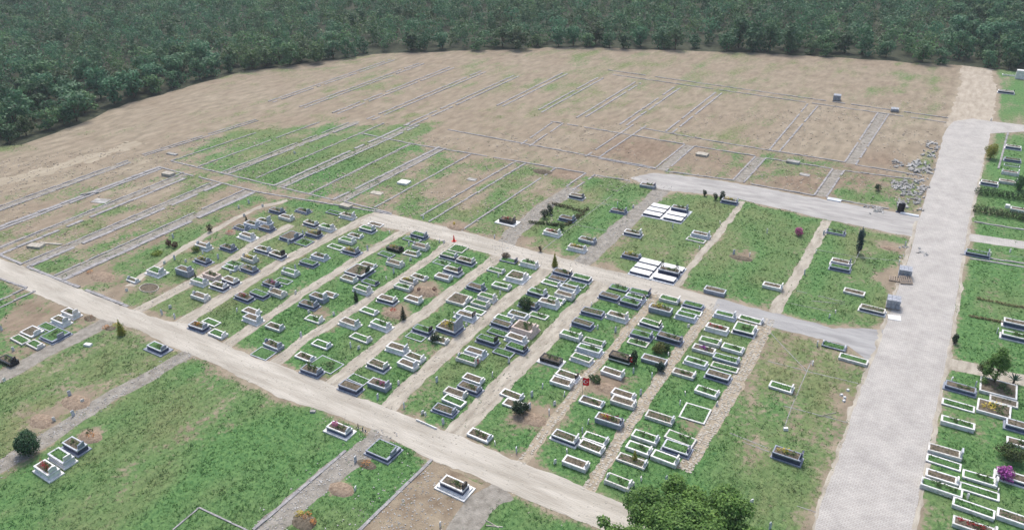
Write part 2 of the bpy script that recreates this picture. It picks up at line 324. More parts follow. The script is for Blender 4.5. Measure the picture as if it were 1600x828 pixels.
rd = blur(rd, 4); pt = blur(pt, 1)
Gm = Gm-rd*1.05*(.5+fbm(GX, GY, 2.2, 171))-pt*.25; Tm = Tm*(1-np.clip(rd*1.4, 0, 1))
Gm = np.clip(Gm, 0, 1); DRYB = np.full(GX.shape, .0)
for z, dv in [([(-800, 60), (1200, 60), (1495, 95), (1480, 190), (1440, 275), (1070, 222), (700, 200), (500, 190), (290, 222), (-400, 420)], .75), ([(0, 590), (165, 505), (290, 552), (0, 725)], .45), ([(1095, 730), (1200, 512), (1345, 545), (1345, 610), (1270, 828), (1100, 828)], .45), ([(180, 485), (265, 410), (450, 320), (590, 335), (290, 505)], .32), ([(270, 250), (370, 205), (700, 190), (1040, 268), (800, 378), (612, 333)], .3), ([(800, 222), (1025, 263), (1437, 337), (1440, 275)], .3), ([(905, 415), (1040, 295), (1410, 380), (1390, 510)], .34), ([(0, 322), (250, 235), (400, 300), (0, 430)], .45), ([(120, 418), (205, 478), (440, 318), (400, 302)], .2)]:
    DRYB[inside(GX, GY, W_(z))] = dv
DRYB = blur(DRYB, 4)
DRY = np.clip((fbm(GX, GY, 9, 41)-.5)*1.0+.12+DRYB+rd*.5+(fbm(GX, GY*.45, 2.2, 51)-.5)*1.0, 0, 1)
Tm = np.clip(Tm+(fbm(GX, GY, 4, 61)-.5)*.5, 0, 1)
nx, ny = len(xs), len(ys)
vv = np.stack([GX, GY, np.zeros_like(GX)], -1).reshape(-1, 3)
idx = np.arange(nx*ny).reshape(ny, nx)
ff = np.stack([idx[:-1, :-1], idx[:-1, 1:], idx[1:, 1:], idx[1:, :-1]], -1).reshape(-1, 4)
def ground_mat():
    m = bpy.data.materials.new('ground_cover'); m.use_nodes = True; n = m.node_tree; b = n.nodes['Principled BSDF']; b.inputs['Roughness'].default_value = .95
    b.inputs['Specular IOR Level'].default_value = .15
    L = n.links; tc = n.nodes.new('ShaderNodeTexCoord'); at = n.nodes.new('ShaderNodeAttribute'); at.attribute_name = 'Col'
    sp = n.nodes.new('ShaderNodeSeparateColor'); L.new(at.outputs['Color'], sp.inputs[0])
    mp = n.nodes.new('ShaderNodeMapping'); mp.inputs['Scale'].default_value = (1, .42, 1); L.new(tc.outputs['Object'], mp.inputs[0])
    def noise(s, d, v=None, r=.6):
        q = n.nodes.new('ShaderNodeTexNoise'); q.inputs['Scale'].default_value = s; q.inputs['Detail'].default_value = d; q.inputs['Roughness'].default_value = r
        L.new(v or tc.outputs['Object'], q.inputs[0]); return q.outputs[0]
    def ramp(v, a, ca, c, cb):
        q = n.nodes.new('ShaderNodeValToRGB'); e = q.color_ramp.elements; e[0].position = a; e[1].position = c; e[0].color = (*ca, 1); e[1].color = (*cb, 1); L.new(v, q.inputs[0]); return q.outputs[0]
    def mix(f, a, c, t='MIX'):
        q = n.nodes.new('ShaderNodeMix'); q.data_type = 'RGBA'; q.blend_type = t
        if isinstance(f, float): q.inputs[0].default_value = f
        else: L.new(f, q.inputs[0])
        L.new(a, q.inputs[6]); L.new(c, q.inputs[7]); return q.outputs[2]
    def mth(op, a, c):
        q = n.nodes.new('ShaderNodeMath'); q.operation = op
        for i, s in enumerate((a, c)):
            if isinstance(s, (int, float)): q.inputs[i].default_value = s
            else: L.new(s, q.inputs[i])
        return q.outputs[0]
    tan = ramp(noise(.9, 9, mp.outputs[0]), .32, (.195, .165, .12), .68, (.345, .295, .22))
    red = ramp(noise(1.3, 9, mp.outputs[0]), .32, (.145, .105, .075), .68, (.275, .212, .155))
    soil = mix(sp.outputs[2], tan, red)
    lush = ramp(noise(3.2, 8), .34, (.048, .125, .042), .66, (.130, .240, .082))
    dry = ramp(noise(2.6, 8, mp.outputs[0]), .34, (.11, .12, .055), .66, (.25, .24, .125))
    grass = mix(sp.outputs[1], lush, dry)
    k = mth('ADD', sp.outputs[0], mth('MULTIPLY', mth('SUBTRACT', noise(2.2, 8, None, .7), .5), 1.5))
    g = n.nodes.new('ShaderNodeMapRange'); g.inputs[1].default_value = .36; g.inputs[2].default_value = .60; L.new(k, g.inputs[0])
    col = mix(g.outputs[0], soil, grass)
    L.new(col, b.inputs['Base Color'])
    bp = n.nodes.new('ShaderNodeBump'); bp.inputs['Strength'].default_value = .6; bp.inputs['Distance'].default_value = .06
    L.new(noise(5, 8, None, .7), bp.inputs['Height']); L.new(bp.outputs[0], b.inputs['Normal'])
    return m
MT['ground'] = ground_mat()
gcol = np.stack([Gm, DRY*.75, Tm, np.ones_like(Gm)], -1).reshape(-1, 4)
g = new('ground', vv.tolist(), ff.tolist(), 'ground', cols=gcol); tag(g, kind='structure')

# ------------------------------------------------------------------ kerbs
def kerb(a, b, wd=.2, h=.09, gap=None, name='kerb'):
    wd *= 1.15
    a = np.array(P(*a)); b = np.array(P(*b)); d = b-a; L = np.hypot(*d); d = d/L; mb = MB(); s = 0
    off = [0] if not gap else [0, gap]
    nrm = np.array([-d[1], d[0]])
    for o_ in off:
        s = 0
        while s < L:
            q = min(1.0, L-s)
            if q > .15 and random.random() > .035:
                c = a+d*(s+q/2)+nrm*o_+nrm*random.uniform(-.012, .012)
                mb.obox(c, d, q-.02, wd, -.05, h*random.uniform(.45, 1.15), jit=.012)
            s += q
    o = mb.build(name, 'kerb'); tag(o, kind='structure'); return o
KERBS = [((-60, 344), (200, 251)), ((-60, 352), (205, 254)), ((222, 242), (400, 187)), ((225, 244), (403, 189)),
 ((-60, 377), (250, 261)), ((-60, 382), (252, 264)), ((-60, 412), (287, 270)), ((-30, 410), (297, 276)), ((35, 412), (332, 285)), ((48, 416), (345, 288)),
 ((85, 431), (382, 297)), ((100, 437), (397, 301)), ((-60, 372), (45, 418)), ((45, 418), (200, 479)),
 ((-60, 415), (42, 450)), ((-60, 497), (42, 450)), ((-60, 509), (55, 455)),
 ((250, 262), (400, 300)), ((400, 300), (612, 335)), ((267, 252), (430, 291)), ((441, 294), (520, 312)), ((540, 316), (612, 334)),
 ((267, 252), (400, 208)), ((310, 261), (500, 191)), ((345, 270), (545, 192)), ((355, 273), (560, 193)), ((400, 279), (600, 193)), ((427, 291), (640, 194)), ((441, 294), (655, 196)),
 ((482, 304), (642, 225)), ((520, 313), (687, 230)), ((537, 316), (697, 232)), ((585, 325), (735, 242)), ((657, 338), (807, 252)), ((670, 347), (821, 256)), ((722, 360), (867, 264)),
 ((885, 292), (915, 271)), ((895, 297), (929, 274)), ((560, 208), (642, 225)), ((642, 225), (800, 251)), ((800, 251), (915, 271)), ((930, 274), (985, 283)),
 ((700, 203), (1025, 263)), ((935, 248), (1025, 264.5)), ((1040, 268), (1145, 282)), ((1162, 286), (1272, 306)), ((1291, 309), (1390, 327)),
 ((860, 190), (1070, 226)), ((1085, 229), (1180, 244)), ((1197, 247.5), (1301, 264)), ((1319, 267), (1437, 282)), ((1000, 200), (1120, 222)), ((1120, 222), (1320, 254)), ((1337, 258), (1440, 275)),
 ((915, 245), (990, 195)), ((935, 247), (1010, 197)), ((1025, 262), (1070, 226)), ((1040, 268), (1085, 229)), ((827, 229), (880, 193)), ((814, 226), (866, 190)), ((1145, 282), (1180, 245)), ((1162, 286), (1197, 247)),
 ((1272, 306), (1301, 264)), ((1291, 308), (1319, 267)), ((1201, 236), (1262, 163)), ((1217, 238), (1278, 166)), ((1320, 254), (1372, 176)), ((1337, 258), (1389, 178)),
 ((950, 110), (1482, 185)), ((950, 116), (1480, 192)),
 ((1560, 57+207), (1575, 207)), ((1522, 347), (1640, 366)), ((1515, 404), (1640, 424)), ((1500, 190+207), (1640, 418)),
 ((396, 828), (540, 704)), ((562, 828), (675, 718)), ((540, 850), (562, 828))]
WIDE = {7: .42, 9: .42, 11: .5, 4: .5, 5: .3, 27: .4, 30: .36, 28: .3, 12: .28, 13: .28}
for k, (a, b) in enumerate(KERBS): kerb(a, b, WIDE.get(k, .2))
for a, b in [((270, 828), (311, 793)), ((311, 793), (390, 830)), ((390, 830), (420, 845))]: kerb(a, b, .09, .06)
# the kerbed plots go on over the far field
ya = P(1000, 195)[1]
def wkerb(a, b, wd=.25):
    pa, pb = proj(np.array([a[0], b[0]]), np.array([a[1], b[1]])); kerb((pa[0], pb[0]), (pa[1], pb[1]), wd)
x_l, y_0 = P(560, 190); x_r, _y = P(1240, 150); y_1 = P(1282, 163)[1]
for k, xx in enumerate(np.arange(x_l-22, x_r-8, 7.5)):
    lo = max(y_0+1.5, 0) if xx < P(700, 203)[0] else P(1120, 222)[1]+1.0
    hi = min(y_1-.8, lo+34)
    if hi-lo > 4: wkerb((xx, lo), (xx, hi)); wkerb((xx+1.1, lo), (xx+1.1, hi))
# thin low kerbs dividing the grass plots
THIN = [((848, 390), (898, 351)), ((898, 351), (985, 283)), ((898, 351), (948, 361)), ((940, 318), (960, 322)), ((1268, 470), (1320, 475)), ((1200, 516), (1260, 579)), ((1235, 640), (1268, 563)), ((1200, 564), (1262, 580)), ((1262, 580), (1345, 600)),
 ((1225, 634), (1325, 660)), ((1226, 665), (1237, 635)), ((1275, 390), (1340, 402)), ((1340, 402), (1410, 408)), ((1333, 414), (1345, 390)), ((1230, 473), (1300, 487)), ((1244, 454), (1320, 472)), ((1245, 790), (1278, 801)), ((1120, 668), (1200, 700)), ((1160, 690), (1240, 720)), ((1575, 400), (1640, 405))]
for a, b in THIN: kerb(a, b, .05, .015)

# ------------------------------------------------------------------ foliage helpers
def leaves(blobs, n, size, c1, c2, up=.3, shell=.55, jitter=.25):
    """leaf quads scattered through ellipsoids -> verts, faces, cols ; blobs = (x,y,z,rx,ry,rz)"""
    b = np.array(blobs, float); vol = b[:, 3]*b[:, 4]*b[:, 5]; vol = vol**.75; pick = rng.choice(len(b), n, p=vol/vol.sum())
    d = rng.normal(size=(n, 3)); d /= np.linalg.norm(d, axis=1)[:, None]
    r = shell+(1-shell)*rng.random(n)**.6; r *= 1+(rng.random(n)-.5)*jitter
    c = b[pick, :3]+d*r[:, None]*b[pick, 3:]
    nrm = d*.7+rng.normal(size=(n, 3))*.5; nrm[:, 2] += up; nrm /= np.linalg.norm(nrm, axis=1)[:, None]
    t = np.cross(nrm, rng.normal(size=(n, 3))); t /= np.linalg.norm(t, axis=1)[:, None]; u = np.cross(nrm, t)
    s = size*(.6+.8*rng.random(n))[:, None]
    v = np.stack([c-t*s*.5, c+u*s*.32, c+t*s*.5, c-u*s*.32], 1).reshape(-1, 3)
    f = np.arange(4*n).reshape(n, 4)
    k = rng.random(n)*.7+rng.random(len(b))[pick]*.3
    cc = np.array(c1)*(1-k[:, None])+np.array(c2)*k[:, None]
    cols = np.repeat(np.concatenate([cc, np.ones((n, 1))], 1), 4, 0)
    return v, f, cols
def foliage(name, blobs, n, size, c1, c2, parent=None, loc=None, m='leaf', **k):
    v, f, c = leaves(blobs, n, size, c1, c2, **k)
    return new(name, v.tolist(), f.tolist(), m, parent, loc=loc, cols=c)
def limb(mb, a, b, r0, r1, n=7):
    a = Vector(a); b = Vector(b); d = (b-a).normalized(); x = d.orthogonal().normalized(); y = d.cross(x); i = len(mb.v)
    for p, r in ((a, r0), (b, r1)):
        for k in range(n): t = 2*math.pi*k/n; mb.v.append(tuple(p+x*math.cos(t)*r+y*math.sin(t)*r))
    mb.f += [[i+k, i+(k+1) % n, i+n+(k+1) % n, i+n+k] for k in range(n)]+[list(range(i+n, i+2*n))]

# ------------------------------------------------------------------ plantings for beds (unit footprint, shared)
def blades(n, h0, h1, w_, c1, c2, sx=1, sy=1):
    p = rng.random((n, 2))-.5; p[:, 0] *= sx; p[:, 1] *= sy; a = rng.random(n)*6.283; h = h0+(h1-h0)*rng.random(n)
    dx = np.cos(a)*w_; dy = np.sin(a)*w_; lx = rng.normal(size=n)*.06; ly = rng.normal(size=n)*.06
    v = np.stack([np.stack([p[:, 0]-dx, p[:, 1]-dy, 0*h], 1), np.stack([p[:, 0]+dx, p[:, 1]+dy, 0*h], 1), np.stack([p[:, 0]+lx, p[:, 1]+ly, h], 1)], 1).reshape(-1, 3)
    k = rng.random(n)[:, None]; cc = np.array(c1)*(1-k)+np.array(c2)*k
    return v, np.arange(3*n).reshape(n, 3), np.repeat(np.concatenate([cc, np.ones((n, 1))], 1), 3, 0)
def mesh(name, v, f, m, cols):
    me = bpy.data.meshes.new(name); me.from_pydata(v.tolist(), [], f.tolist())
    a = me.color_attributes.new('Col', 'FLOAT_COLOR', 'POINT'); a.data.foreach_set('color', cols.astype(np.float32).ravel()); me.materials.append(MT[m]); return me
GR1, GR2 = (.05, .14, .045), (.18, .31, .10)
BED = {'g': [mesh('bed_grass', *blades(150, .02, .10, .04, GR1, GR2)[:2], 'leaf', blades(150, .02, .10, .04, GR1, GR2)[2]) for _ in range(5)],
       's': [], 'p': [], 'fl': {}}
def cluster(n, size, c1, c2, k=7, zr=.16, rr=.16):
    bl = [(random.uniform(-.38, .38), random.uniform(-.3, .3), random.uniform(.05, .14), rr*random.uniform(.6, 1.3), rr*1.6*random.uniform(.6, 1.2), zr*random.uniform(.7, 1.4)) for _ in range(k)]
    return leaves(bl, n, size, c1, c2, shell=.3)
for _ in range(4):
    v, f, c = cluster(150, .10, (.04, .085, .03), (.16, .24, .08)); BED['p'].append(mesh('bed_plants', v, f, 'leaf', c))
    v, f, c = cluster(26, .08, (.05, .08, .02), (.16, .17, .07), k=5, zr=.05); BED['s'].append(mesh('bed_weeds', v, f, 'leaf', c))
FLC = {'r': ((.40, .015, .03), (.62, .05, .08)), 'y': ((.55, .40, .03), (.75, .62, .10)), 'm': ((.50, .06, .30), (.70, .16, .42)), 'u': ((.30, .05, .34), (.5, .12, .5)), 'o': ((.60, .18, .02), (.75, .34, .05))}
for k_, (a, b) in FLC.items():
    BED['fl'][k_] = []
    for _ in range(2):
        v, f, c = cluster(110, .085, a, b, k=7, zr=.15); BED['fl'][k_].append(mesh('flowers', v, f, 'petal', c))

# ------------------------------------------------------------------ graves
RECTS = []
def arch(w_, z0, z1, kind):
    if kind == 0: return [(-w_/2, z0), (w_/2, z0)]+[(w_/2*math.cos(t), z1-.12+.12*math.sin(t)) for t in np.linspace(0, math.pi, 8)]
    if kind == 1: return [(-w_/2, z0), (w_/2, z0), (w_/2, z1-.12), (w_*.3, z1-.05), (0, z1), (-w_*.3, z1-.05), (-w_/2, z1-.12)]
    if kind == 2: return [(-w_/2, z0), (w_/2, z0), (w_/2, z1-.03), (w_/2-.03, z1), (-w_/2+.03, z1), (-w_/2, z1-.03)]
    return [(-w_/2, z0), (w_/2, z0), (w_/2*.9, z1), (-w_/2*.9, z1-.14)]
#        body    rim    slab   headstone height rim-width name of kind
ST = {'w': ('white', 'white', 'white', 'pale', .42, .14, 'white marble grave'),
      'v': ('white', 'white', None, 'pale', .20, .13, 'low white framed grave'),
      's': ('rough', 'white', None, 'white', .46, .12, 'rough whitewashed block grave'),
      'd': ('dark', 'pale', 'dark', 'grey', .40, .11, 'dark blue granite grave with pale rim'),
      'D': ('dark', 'grey', 'grey', 'grey', .34, .10, 'dark granite grave with grey rim'),
      'x': ('dark', 'white', 'white', 'pale', .40, .12, 'dark sided grave with white rim'),
      'g': ('grey', 'pale', None, 'grey', .42, .11, 'blue grey marble grave'),
      'p': ('pale', 'pale', 'pale', 'pale', .34, .15, 'pale grey marble grave'),
      'k': ('black', 'black', 'white', 'black', .42, .15, 'black granite grave'),
      'b': ('black', 'black', 'black', 'black', .36, .14, 'black grave with white stripe'),
      'l': ('dark', 'grey', None, None, .16, .10, 'low dark framed grave plot'),
      'f': ('pale', 'pale', None, None, .10, .08, 'thin pale grave frame'),
      'F': ('white', 'white', None, None, .14, .13, 'low white frame plot'),
      't': ('pink', 'pink', 'pink', 'pink', .50, .16, 'pinkish stepped grave')}
BD = {'g': 'grass bed', 's': 'bare soil bed', 'p': 'bushy planted bed', 'r': 'red flowers', 'y': 'yellow flowers', 'm': 'pink flowers', 'u': 'purple flowers', 'q': 'red and yellow flowers'}
def grave(x, y, st, bed, o):
    body, rim, slab, hsm, h, rw, desc = ST[st]
    L = o.get('L', 1.9)*random.uniform(.96, 1.03); Wd = o.get('W', .86)*random.uniform(.95, 1.04); h = o.get('h', h)*.86; z = 0.0
    slab = o.get('slab', slab); hsm = {'w': 'white', 'k': 'black', 'g': 'grey', 'p': 'pale', 'd': 'dark', 'n': None}[o['hs']] if 'hs' in o else hsm
    alt = random.choice(('white', 'white', 'white2', 'white3', 'white2')); alr = random.choice(('white', 'white', alt, 'rim2'))
    if body == 'white': body = alt
    if rim == 'white': rim = alr
    if body == 'dark' and random.random() < .4: body = 'dark2'
    t = thing('grave', x, y, None, 'grave', 'graves of the cemetery', random.uniform(-.04, .04))
    t.rotation_euler.x = random.uniform(-.02, .02); t.rotation_euler.y = random.uniform(-.012, .012)
    e = 0
    if slab:
        e = o.get('e', .12); mb = MB(); mb.box(-L/2-e, L/2+e, -Wd/2-e, Wd/2+e, -.04, .09, top=.012)
        if o.get('step'):
            m2 = MB(); m2.box(-L/2-e*.5, L/2+e*.5, -Wd/2-e*.5, Wd/2+e*.5, .093, .2, top=.012); m2.build('step', {'black': 'white', 'white': 'white', 'dark': 'pale'}.get(slab, slab), t); z = .203
        else: z = .092
        mb.build('base_slab', slab if slab != 'dark' else 'grey', t)
    rough = .012 if body == 'rough' else 0
    zt = z+h; rh = min(.09, h*.5)
    l2, w2 = L-2*rw-(.1 if hsm else 0), Wd-2*rw
    mb = MB(); mb.box(-L/2+.02, L/2-.02, -Wd/2+.02, Wd/2-.02, -.03 if not slab else z-.001, zt-rh, jit=rough)
    if body == 'rough' and h > .3:
        for s in (-1, 1):
            for q in (-1, 1): mb.box(s*(L/2-.06)-.07, s*(L/2-.06)+.07, q*(Wd/2-.05)-.07, q*(Wd/2-.05)+.07, -.03, zt-rh-.002, jit=rough)
    mb.build('plinth', body, t)
    cx = -.05 if hsm else 0
    mb = MB(); mb.ring(L, Wd, l2, w2, zt-rh+.002, zt, zt-rh-.02)
    mb.v = [(vx+(cx if abs(vx) < L/2-.03 and abs(vx) <= l2/2+.02 else 0), vy, vz) for vx, vy, vz in mb.v]
    mb.build('coping', rim, t)
    zb = zt-.018
    n_ = 5; vs = []; fs = []
    for i in range(n_):
        for j in range(4):
            vs.append((cx+(i/(n_-1)-.5)*l2*.998, (j/3-.5)*w2*.998, zb+(random.uniform(.01, .07) if 0 < i < n_-1 and 0 < j < 3 else -.01)))
    for i in range(n_-1):
        for j in range(3): a = i*4+j; fs.append([a, a+4, a+5, a+1])
    if bed != 'n': new('planting_bed', vs, fs, ('turf' if random.random() < .75 or st in 'fFl' else 'soil') if bed == 'g' else ('redsoil' if o.get('rs') else 'soil'), t, smooth=True)
    if bed != 'n':
        key = {'g': BED['g'], 's': BED['s']}.get(bed, BED['p'])
        if bed == 'g' and random.random() < .35: key = BED['p']
        hz = o.get('ph', 1)*random.uniform(.8, 1.3)
        q = tag(link('planting', random.choice(key), t, (cx, 0, zb), 0, (l2*.94, w2*.94, hz)), kind='stuff')
        for c in {'q': 'ry'}.get(bed, bed):
            if c in FLC: q = tag(link('flowers', random.choice(BED['fl'][c]), t, (cx+(.0 if bed != 'q' else random.uniform(-.2, .2)), 0, zb+.06), 0, (l2*(.9 if bed != 'q' else .6), w2*.9, hz)), kind='stuff')
    if hsm:
        hw = min(.62, Wd*.62) if not o.get('wide') else Wd*.9; hh = o.get('hh', random.uniform(.30, .52)); k = random.choice((0, 0, 1, 2, 3))
        if st == 'v' or st == 'F': hh *= .9
        mb = MB(); x1 = L/2-.05
        if o.get('wide'):
            mb.slab(arch(hw, zt+.002, zt+hh, 3), x1-.13, x1, .05)
        else: mb.slab(arch(hw, zt+.002, zt+hh, k), x1-.11, x1, random.choice((0, .12, .2)))
        mb.build('headstone', hsm, t)
    if o.get('foot') or (st == 's' and random.random() < .5):
        mb = MB(); mb.slab(arch(.34, zt+.002, zt+.26, 0), -L/2+.03, -L/2+.11); mb.build('footstone', hsm or body, t)
    RECTS.append((x, y, L+2*e, Wd+2*e))
    return t, f"{desc}, {BD[bed]}" if bed != 'n' else desc
# rows: crop, list of "x y style+bed [opts]" — centre of the bed, in quarter pixels of the crop
GD = {
'T1': "1270 690 ws foot;1425 700 Dp;1515 575 Dg h=.2;1575 552 pp;1545 625 ws e=.25;1268 780 Dy e=.2;1560 768 sy;1455 812 fg",
'T2': "130 470 Dp;190 512 ss;295 473 Dg h=.2;485 487 lg;572 500 wp;343 548 xp;442 572 wg;30 545 pp hs=p hh=.7;80 570 Ds;228 625 Ds W=1.9;352 620 Dy hs=k;300 672 lg W=1.4;45 712 xp;135 742 xp hs=k hh=.6;697 582 xg;748 560 Fs;622 630 vg hs=w;570 655 sg;500 702 Fg L=2.1;595 722 Dy e=.2;398 755 pp hs=p;330 795 Dg hs=n;1020 622 Dg;975 655 lg L=2.2;868 705 ky slab=n;815 748 lg;1030 692 ss;975 742 vg;870 798 ss;690 822 vg;1265 712 Fg W=1.5;1208 750 xg;1310 780 xp;1160 800 fg;1572 530 kr hs=k e=.4;1580 785 lg hs=d",
'T3': "405 378 xs hs=d;345 518 Ds hs=g;252 605 wr hs=w;850 313 gp hs=d;668 472 Dp h=.25;472 653 gp;407 700 wy;757 608 xp hs=w;748 752 Dy hs=g;1050 455 dp hs=g h=.55;1180 618 ps hs=p;1150 658 Fg L=2.1;1362 408 dy;108 797 wg hs=w",
'M1': "975 30 wg W=1.05 e=.2;832 92 vg L=1.5 W=.7 foot;1150 22 gs hs=g h=.8;1322 55 tp hs=n h=.4;1245 92 wg;1370 122 xg;1440 88 xs hs=w;1252 188 ss foot;1452 8 vg;1558 18 Dp hs=g;1562 172 Dr hs=n;1550 300 vs hs=w;1240 373 dq;1320 355 Fg;1362 425 vg h=.28 hs=w;440 290 wp hs=w;370 340 wg hs=p;300 383 fg;200 412 vs W=1.25 hs=w;350 430 Dg W=1.9 h=.22;133 465 vg hs=n L=2.1;215 490 vg hs=w;48 588 kp slab=n hs=k;983 505 dg hs=g e=.25",
'M2': "215 38 sg foot;92 112 Dm hs=g;172 98 fg;113 178 ss;8 180 Dg hs=n;2 310 ws;648 28 dp W=2.1 hs=k hh=.7 L=2.3;590 75 vg h=.35 hs=w;715 105 lg hs=d;665 142 wg e=.08;393 190 gp h=.6 hs=p;462 183 Fs hs=p L=1.6;330 238 Dp;365 335 vg hs=w;118 380 vp hs=p h=.3;105 495 gp foot h=.4;50 548 fg W=1.4;315 573 vp hs=p;412 492 vg hs=p h=.22;360 640 Dp ph=2.2;420 625 fg L=2.6 W=1.6;585 352 ws h=.36;708 285 vg hs=w;820 205 xs hs=w;985 210 ws hs=w h=.3 slab=n;922 130 vg h=.35 hs=w;955 93 vy h=.3;1022 72 vp hs=w;1172 68 vs h=.4 hs=w;1230 25 xp step=1 hs=d;780 362 wg e=.16 hs=p;655 452 vg hs=w L=2.1;885 510 ws;992 570 vg hs=w h=.32;950 612 ws h=.45 slab=n;762 615 xg hs=w;770 735 gm hs=g h=.5;590 750 Ds hs=n h=.42;640 712 fg;1052 390 Dg hs=k;1195 392 dy W=1.5 L=2.1 wide=1 hh=1.1 hs=g ph=1.6;1008 440 fg;1140 462 vp hs=w ph=1.2;1375 130 Ds hs=g;1270 208 vs W=1.75 L=2.1 h=.32 hs=w;1445 190 wg e=.06 hs=w;1402 235 vg h=.34 hs=w;1365 282 Fg L=2.2;1312 305 ps hs=k e=.2 h=.4;1535 125 vg h=.34 hs=w;1500 30 vg hs=p;1545 362 Dg hs=n h=.36;1515 418 lg;1457 460 Dg hs=k h=.42;1562 520 lg;1372 535 ps hs=p;1325 580 sg h=.4;1360 705 ss h=.3;1332 760 Dp hs=g;1237 802 vs h=.3 hs=w;1610 460 ws;1600 290 vg hs=w;1590 820 vg",
'M3': "32 62 wg W=1.6 L=2.0 hs=w e=.2;320 42 Dg hs=k;290 80 ls;430 70 xg hs=n;245 110 vg hs=p;402 118 fg;360 135 pg hs=p;330 178 ws slab=n h=.5 hs=w;150 175 dg hs=p;100 245 Dp ph=1.5 hs=g;58 285 pg hs=n;205 250 wp hs=w;245 238 vg hs=w;175 305 Fg;72 378 tp W=1.5 L=2.1 step=1 ph=1.3;22 515 Dg hs=k;670 140 lg h=.22;800 165 lg h=.24 hs=d L=2.1;610 188 Ds hs=n h=.36;770 195 pg hs=k;740 225 Dg hs=n h=.44;510 288 Dg hs=n h=.34 L=2.1;655 308 wp hs=w;443 355 Dg hs=n h=.42;370 430 sg;512 478 Fg hs=p L=2.1;485 517 pg hs=n h=.4 L=2.2;438 575 wg hs=n h=.36 e=.1;245 580 kp hs=n e=.2;345 685 wg h=.24 hs=k;315 722 vs h=.38 hs=w;985 208 sg h=.34;930 265 gy h=.6 hs=n L=2.1;1130 248 Dg hs=n h=.26;1090 308 pg hs=n h=.42;1120 285 Fg L=2.1;868 358 xg hs=k h=.36;810 430 Dg hs=g h=.36;790 480 Fg;985 443 Dp hs=d h=.48 L=2.2;680 563 bg h=.36 hs=k step=1 e=.03;890 585 gs hs=n h=.42 L=2.2;630 665 ws slab=n h=.38 hs=w;690 812 vs h=.34 hs=w;1335 305 pg hs=p;1490 338 Fg hs=p L=2.1;1290 388 wr hs=n h=.4 e=.08;1450 388 xg W=1.5 hs=w;1240 470 vg h=.36 hs=w;1200 520 vu h=.34 hs=n;1382 515 vg h=.36 hs=w;1340 580 gg hs=p h=.34 L=2.1;1155 600 wg h=.3 hs=n e=.08;1325 635 Fg L=2.3;1290 680 ds h=.4 hs=n;1075 672 vp h=.3 hs=w;1220 785 wg slab=n h=.34 hs=w;1270 152 gs h=.5 hs=n L=2.1",
'M4': "30 125 ws slab=n h=.38 hs=w;540 165 vs h=.26 hs=n;655 270 xg hs=n h=.32 L=2.1;455 3 Dg hs=n;415 503 lg hs=p foot;535 583 vg h=.3 hs=n L=2.2;85 758 vg h=.26 hs=w;1570 358 xs hs=k h=.5 L=2.3;1560 437 xg hs=n h=.42 L=2.3;1205 758 Dp hs=n h=.34 L=2.1;1440 780 Fp W=2.1 L=2.5 h=.3",
'B1': "465 285 dp hs=g e=.14 h=.5;380 358 wg hs=w h=.5 e=.1 L=2.0;290 435 wr hs=w e=.14 h=.5 L=2.0 ph=1.5",
'B2': "520 185 xm hs=p e=.2;795 320 Dg W=1.65 L=2.1 hs=g h=.28 e=.12;1240 533 xp hs=k step=1 e=.3;1180 68 Dg hs=g h=.24;1400 230 vg hs=p h=.26;1250 3 vg h=.3 hs=n",
'B3': "500 22 vp hs=p h=.26;705 8 ws slab=n h=.42 hs=w;610 130 gq hs=d h=.55 L=2.1;335 238 xg hs=w h=.34;522 252 vg h=.28 hs=p;498 302 vg h=.32 hs=w;400 400 ws slab=n h=.42 hs=w;925 118 vg h=.34 hs=p L=2.1;1145 95 Fg W=2.0 L=2.0;835 240 vg h=.34 hs=p;795 310 wg slab=n h=.34 hs=w;750 390 vg hs=p L=2.1;958 370 wg slab=n h=.4 hs=w;1050 255 Fg W=1.0 L=2.2 h=.24;1035 300 dg W=1.0 h=.3 hs=d;670 518 sg slab=n h=.42 hs=w;30 28 vg hs=w",
'B4': "125 345 Dy hs=d h=.5 e=.08 L=2.0;1190 45 Fg L=2.2 hs=n;1412 75 Fy W=1.7 L=2.3 h=.3;1188 152 wg slab=n h=.42 hs=n L=2.2;1475 3 vs hs=n;1590 160 ds hs=n L=2.1;1108 330 vs h=.34 hs=p L=2.2;1098 402 Fg L=2.2 hs=n;1095 492 vs h=.2 hs=w L=2.0;1085 568 sg h=.42 L=2.4 hs=n;1325 495 vg h=.24 hs=w L=2.1;1315 580 Fg L=2.3;1308 678 vg h=.34 hs=n L=2.4;1290 800 vr h=.36 hs=w L=2.4;1540 745 vg h=.38 hs=n L=2.3;1560 500 xs hs=n h=.34 L=2.4;1590 285 vp hs=w",
'T5': "1535 85 xs hs=n h=.4;1530 165 Dg hs=n h=.3;1525 205 fg;1517 245 ss hs=w;1385 308 xs hs=n h=.4;1500 302 ws slab=n hs=w;1590 480 ws hs=w slab=n L=2.4;425 620 Dg hs=d foot h=.14 W=.8;1312 748 Dg hs=g h=.34 L=2.2;455 808 xs hs=d",
'T4': "1510 468 vg hs=w L=2.3;1490 568 xs hs=k L=2.3"}
items = []
for c, txt in GD.items():
    for it in txt.split(';'):
        q = it.split(); st, bd = q[2][0], q[2][1]; o = {}
        for e in q[3:]:
            k, _, v = e.partition('='); o[k] = (v if k == 'hs' else (None if v == 'n' else v) if k == 'slab' else float(v) if v else 1)
        h = o.get('h', ST[st][4])*.86+(.09 if o.get('slab', ST[st][2]) else 0)+(.1 if o.get('step') else 0)
        gx, gy = P(*px(c, float(q[0]), float(q[1])), h)
        L = o.get('L', 1.9); Wd = o.get('W', .86); e = o.get('e', .12) if o.get('slab', ST[st][2]) else 0
        items.append([gx, gy, st, bd, o, L+2*e, Wd+2*e])
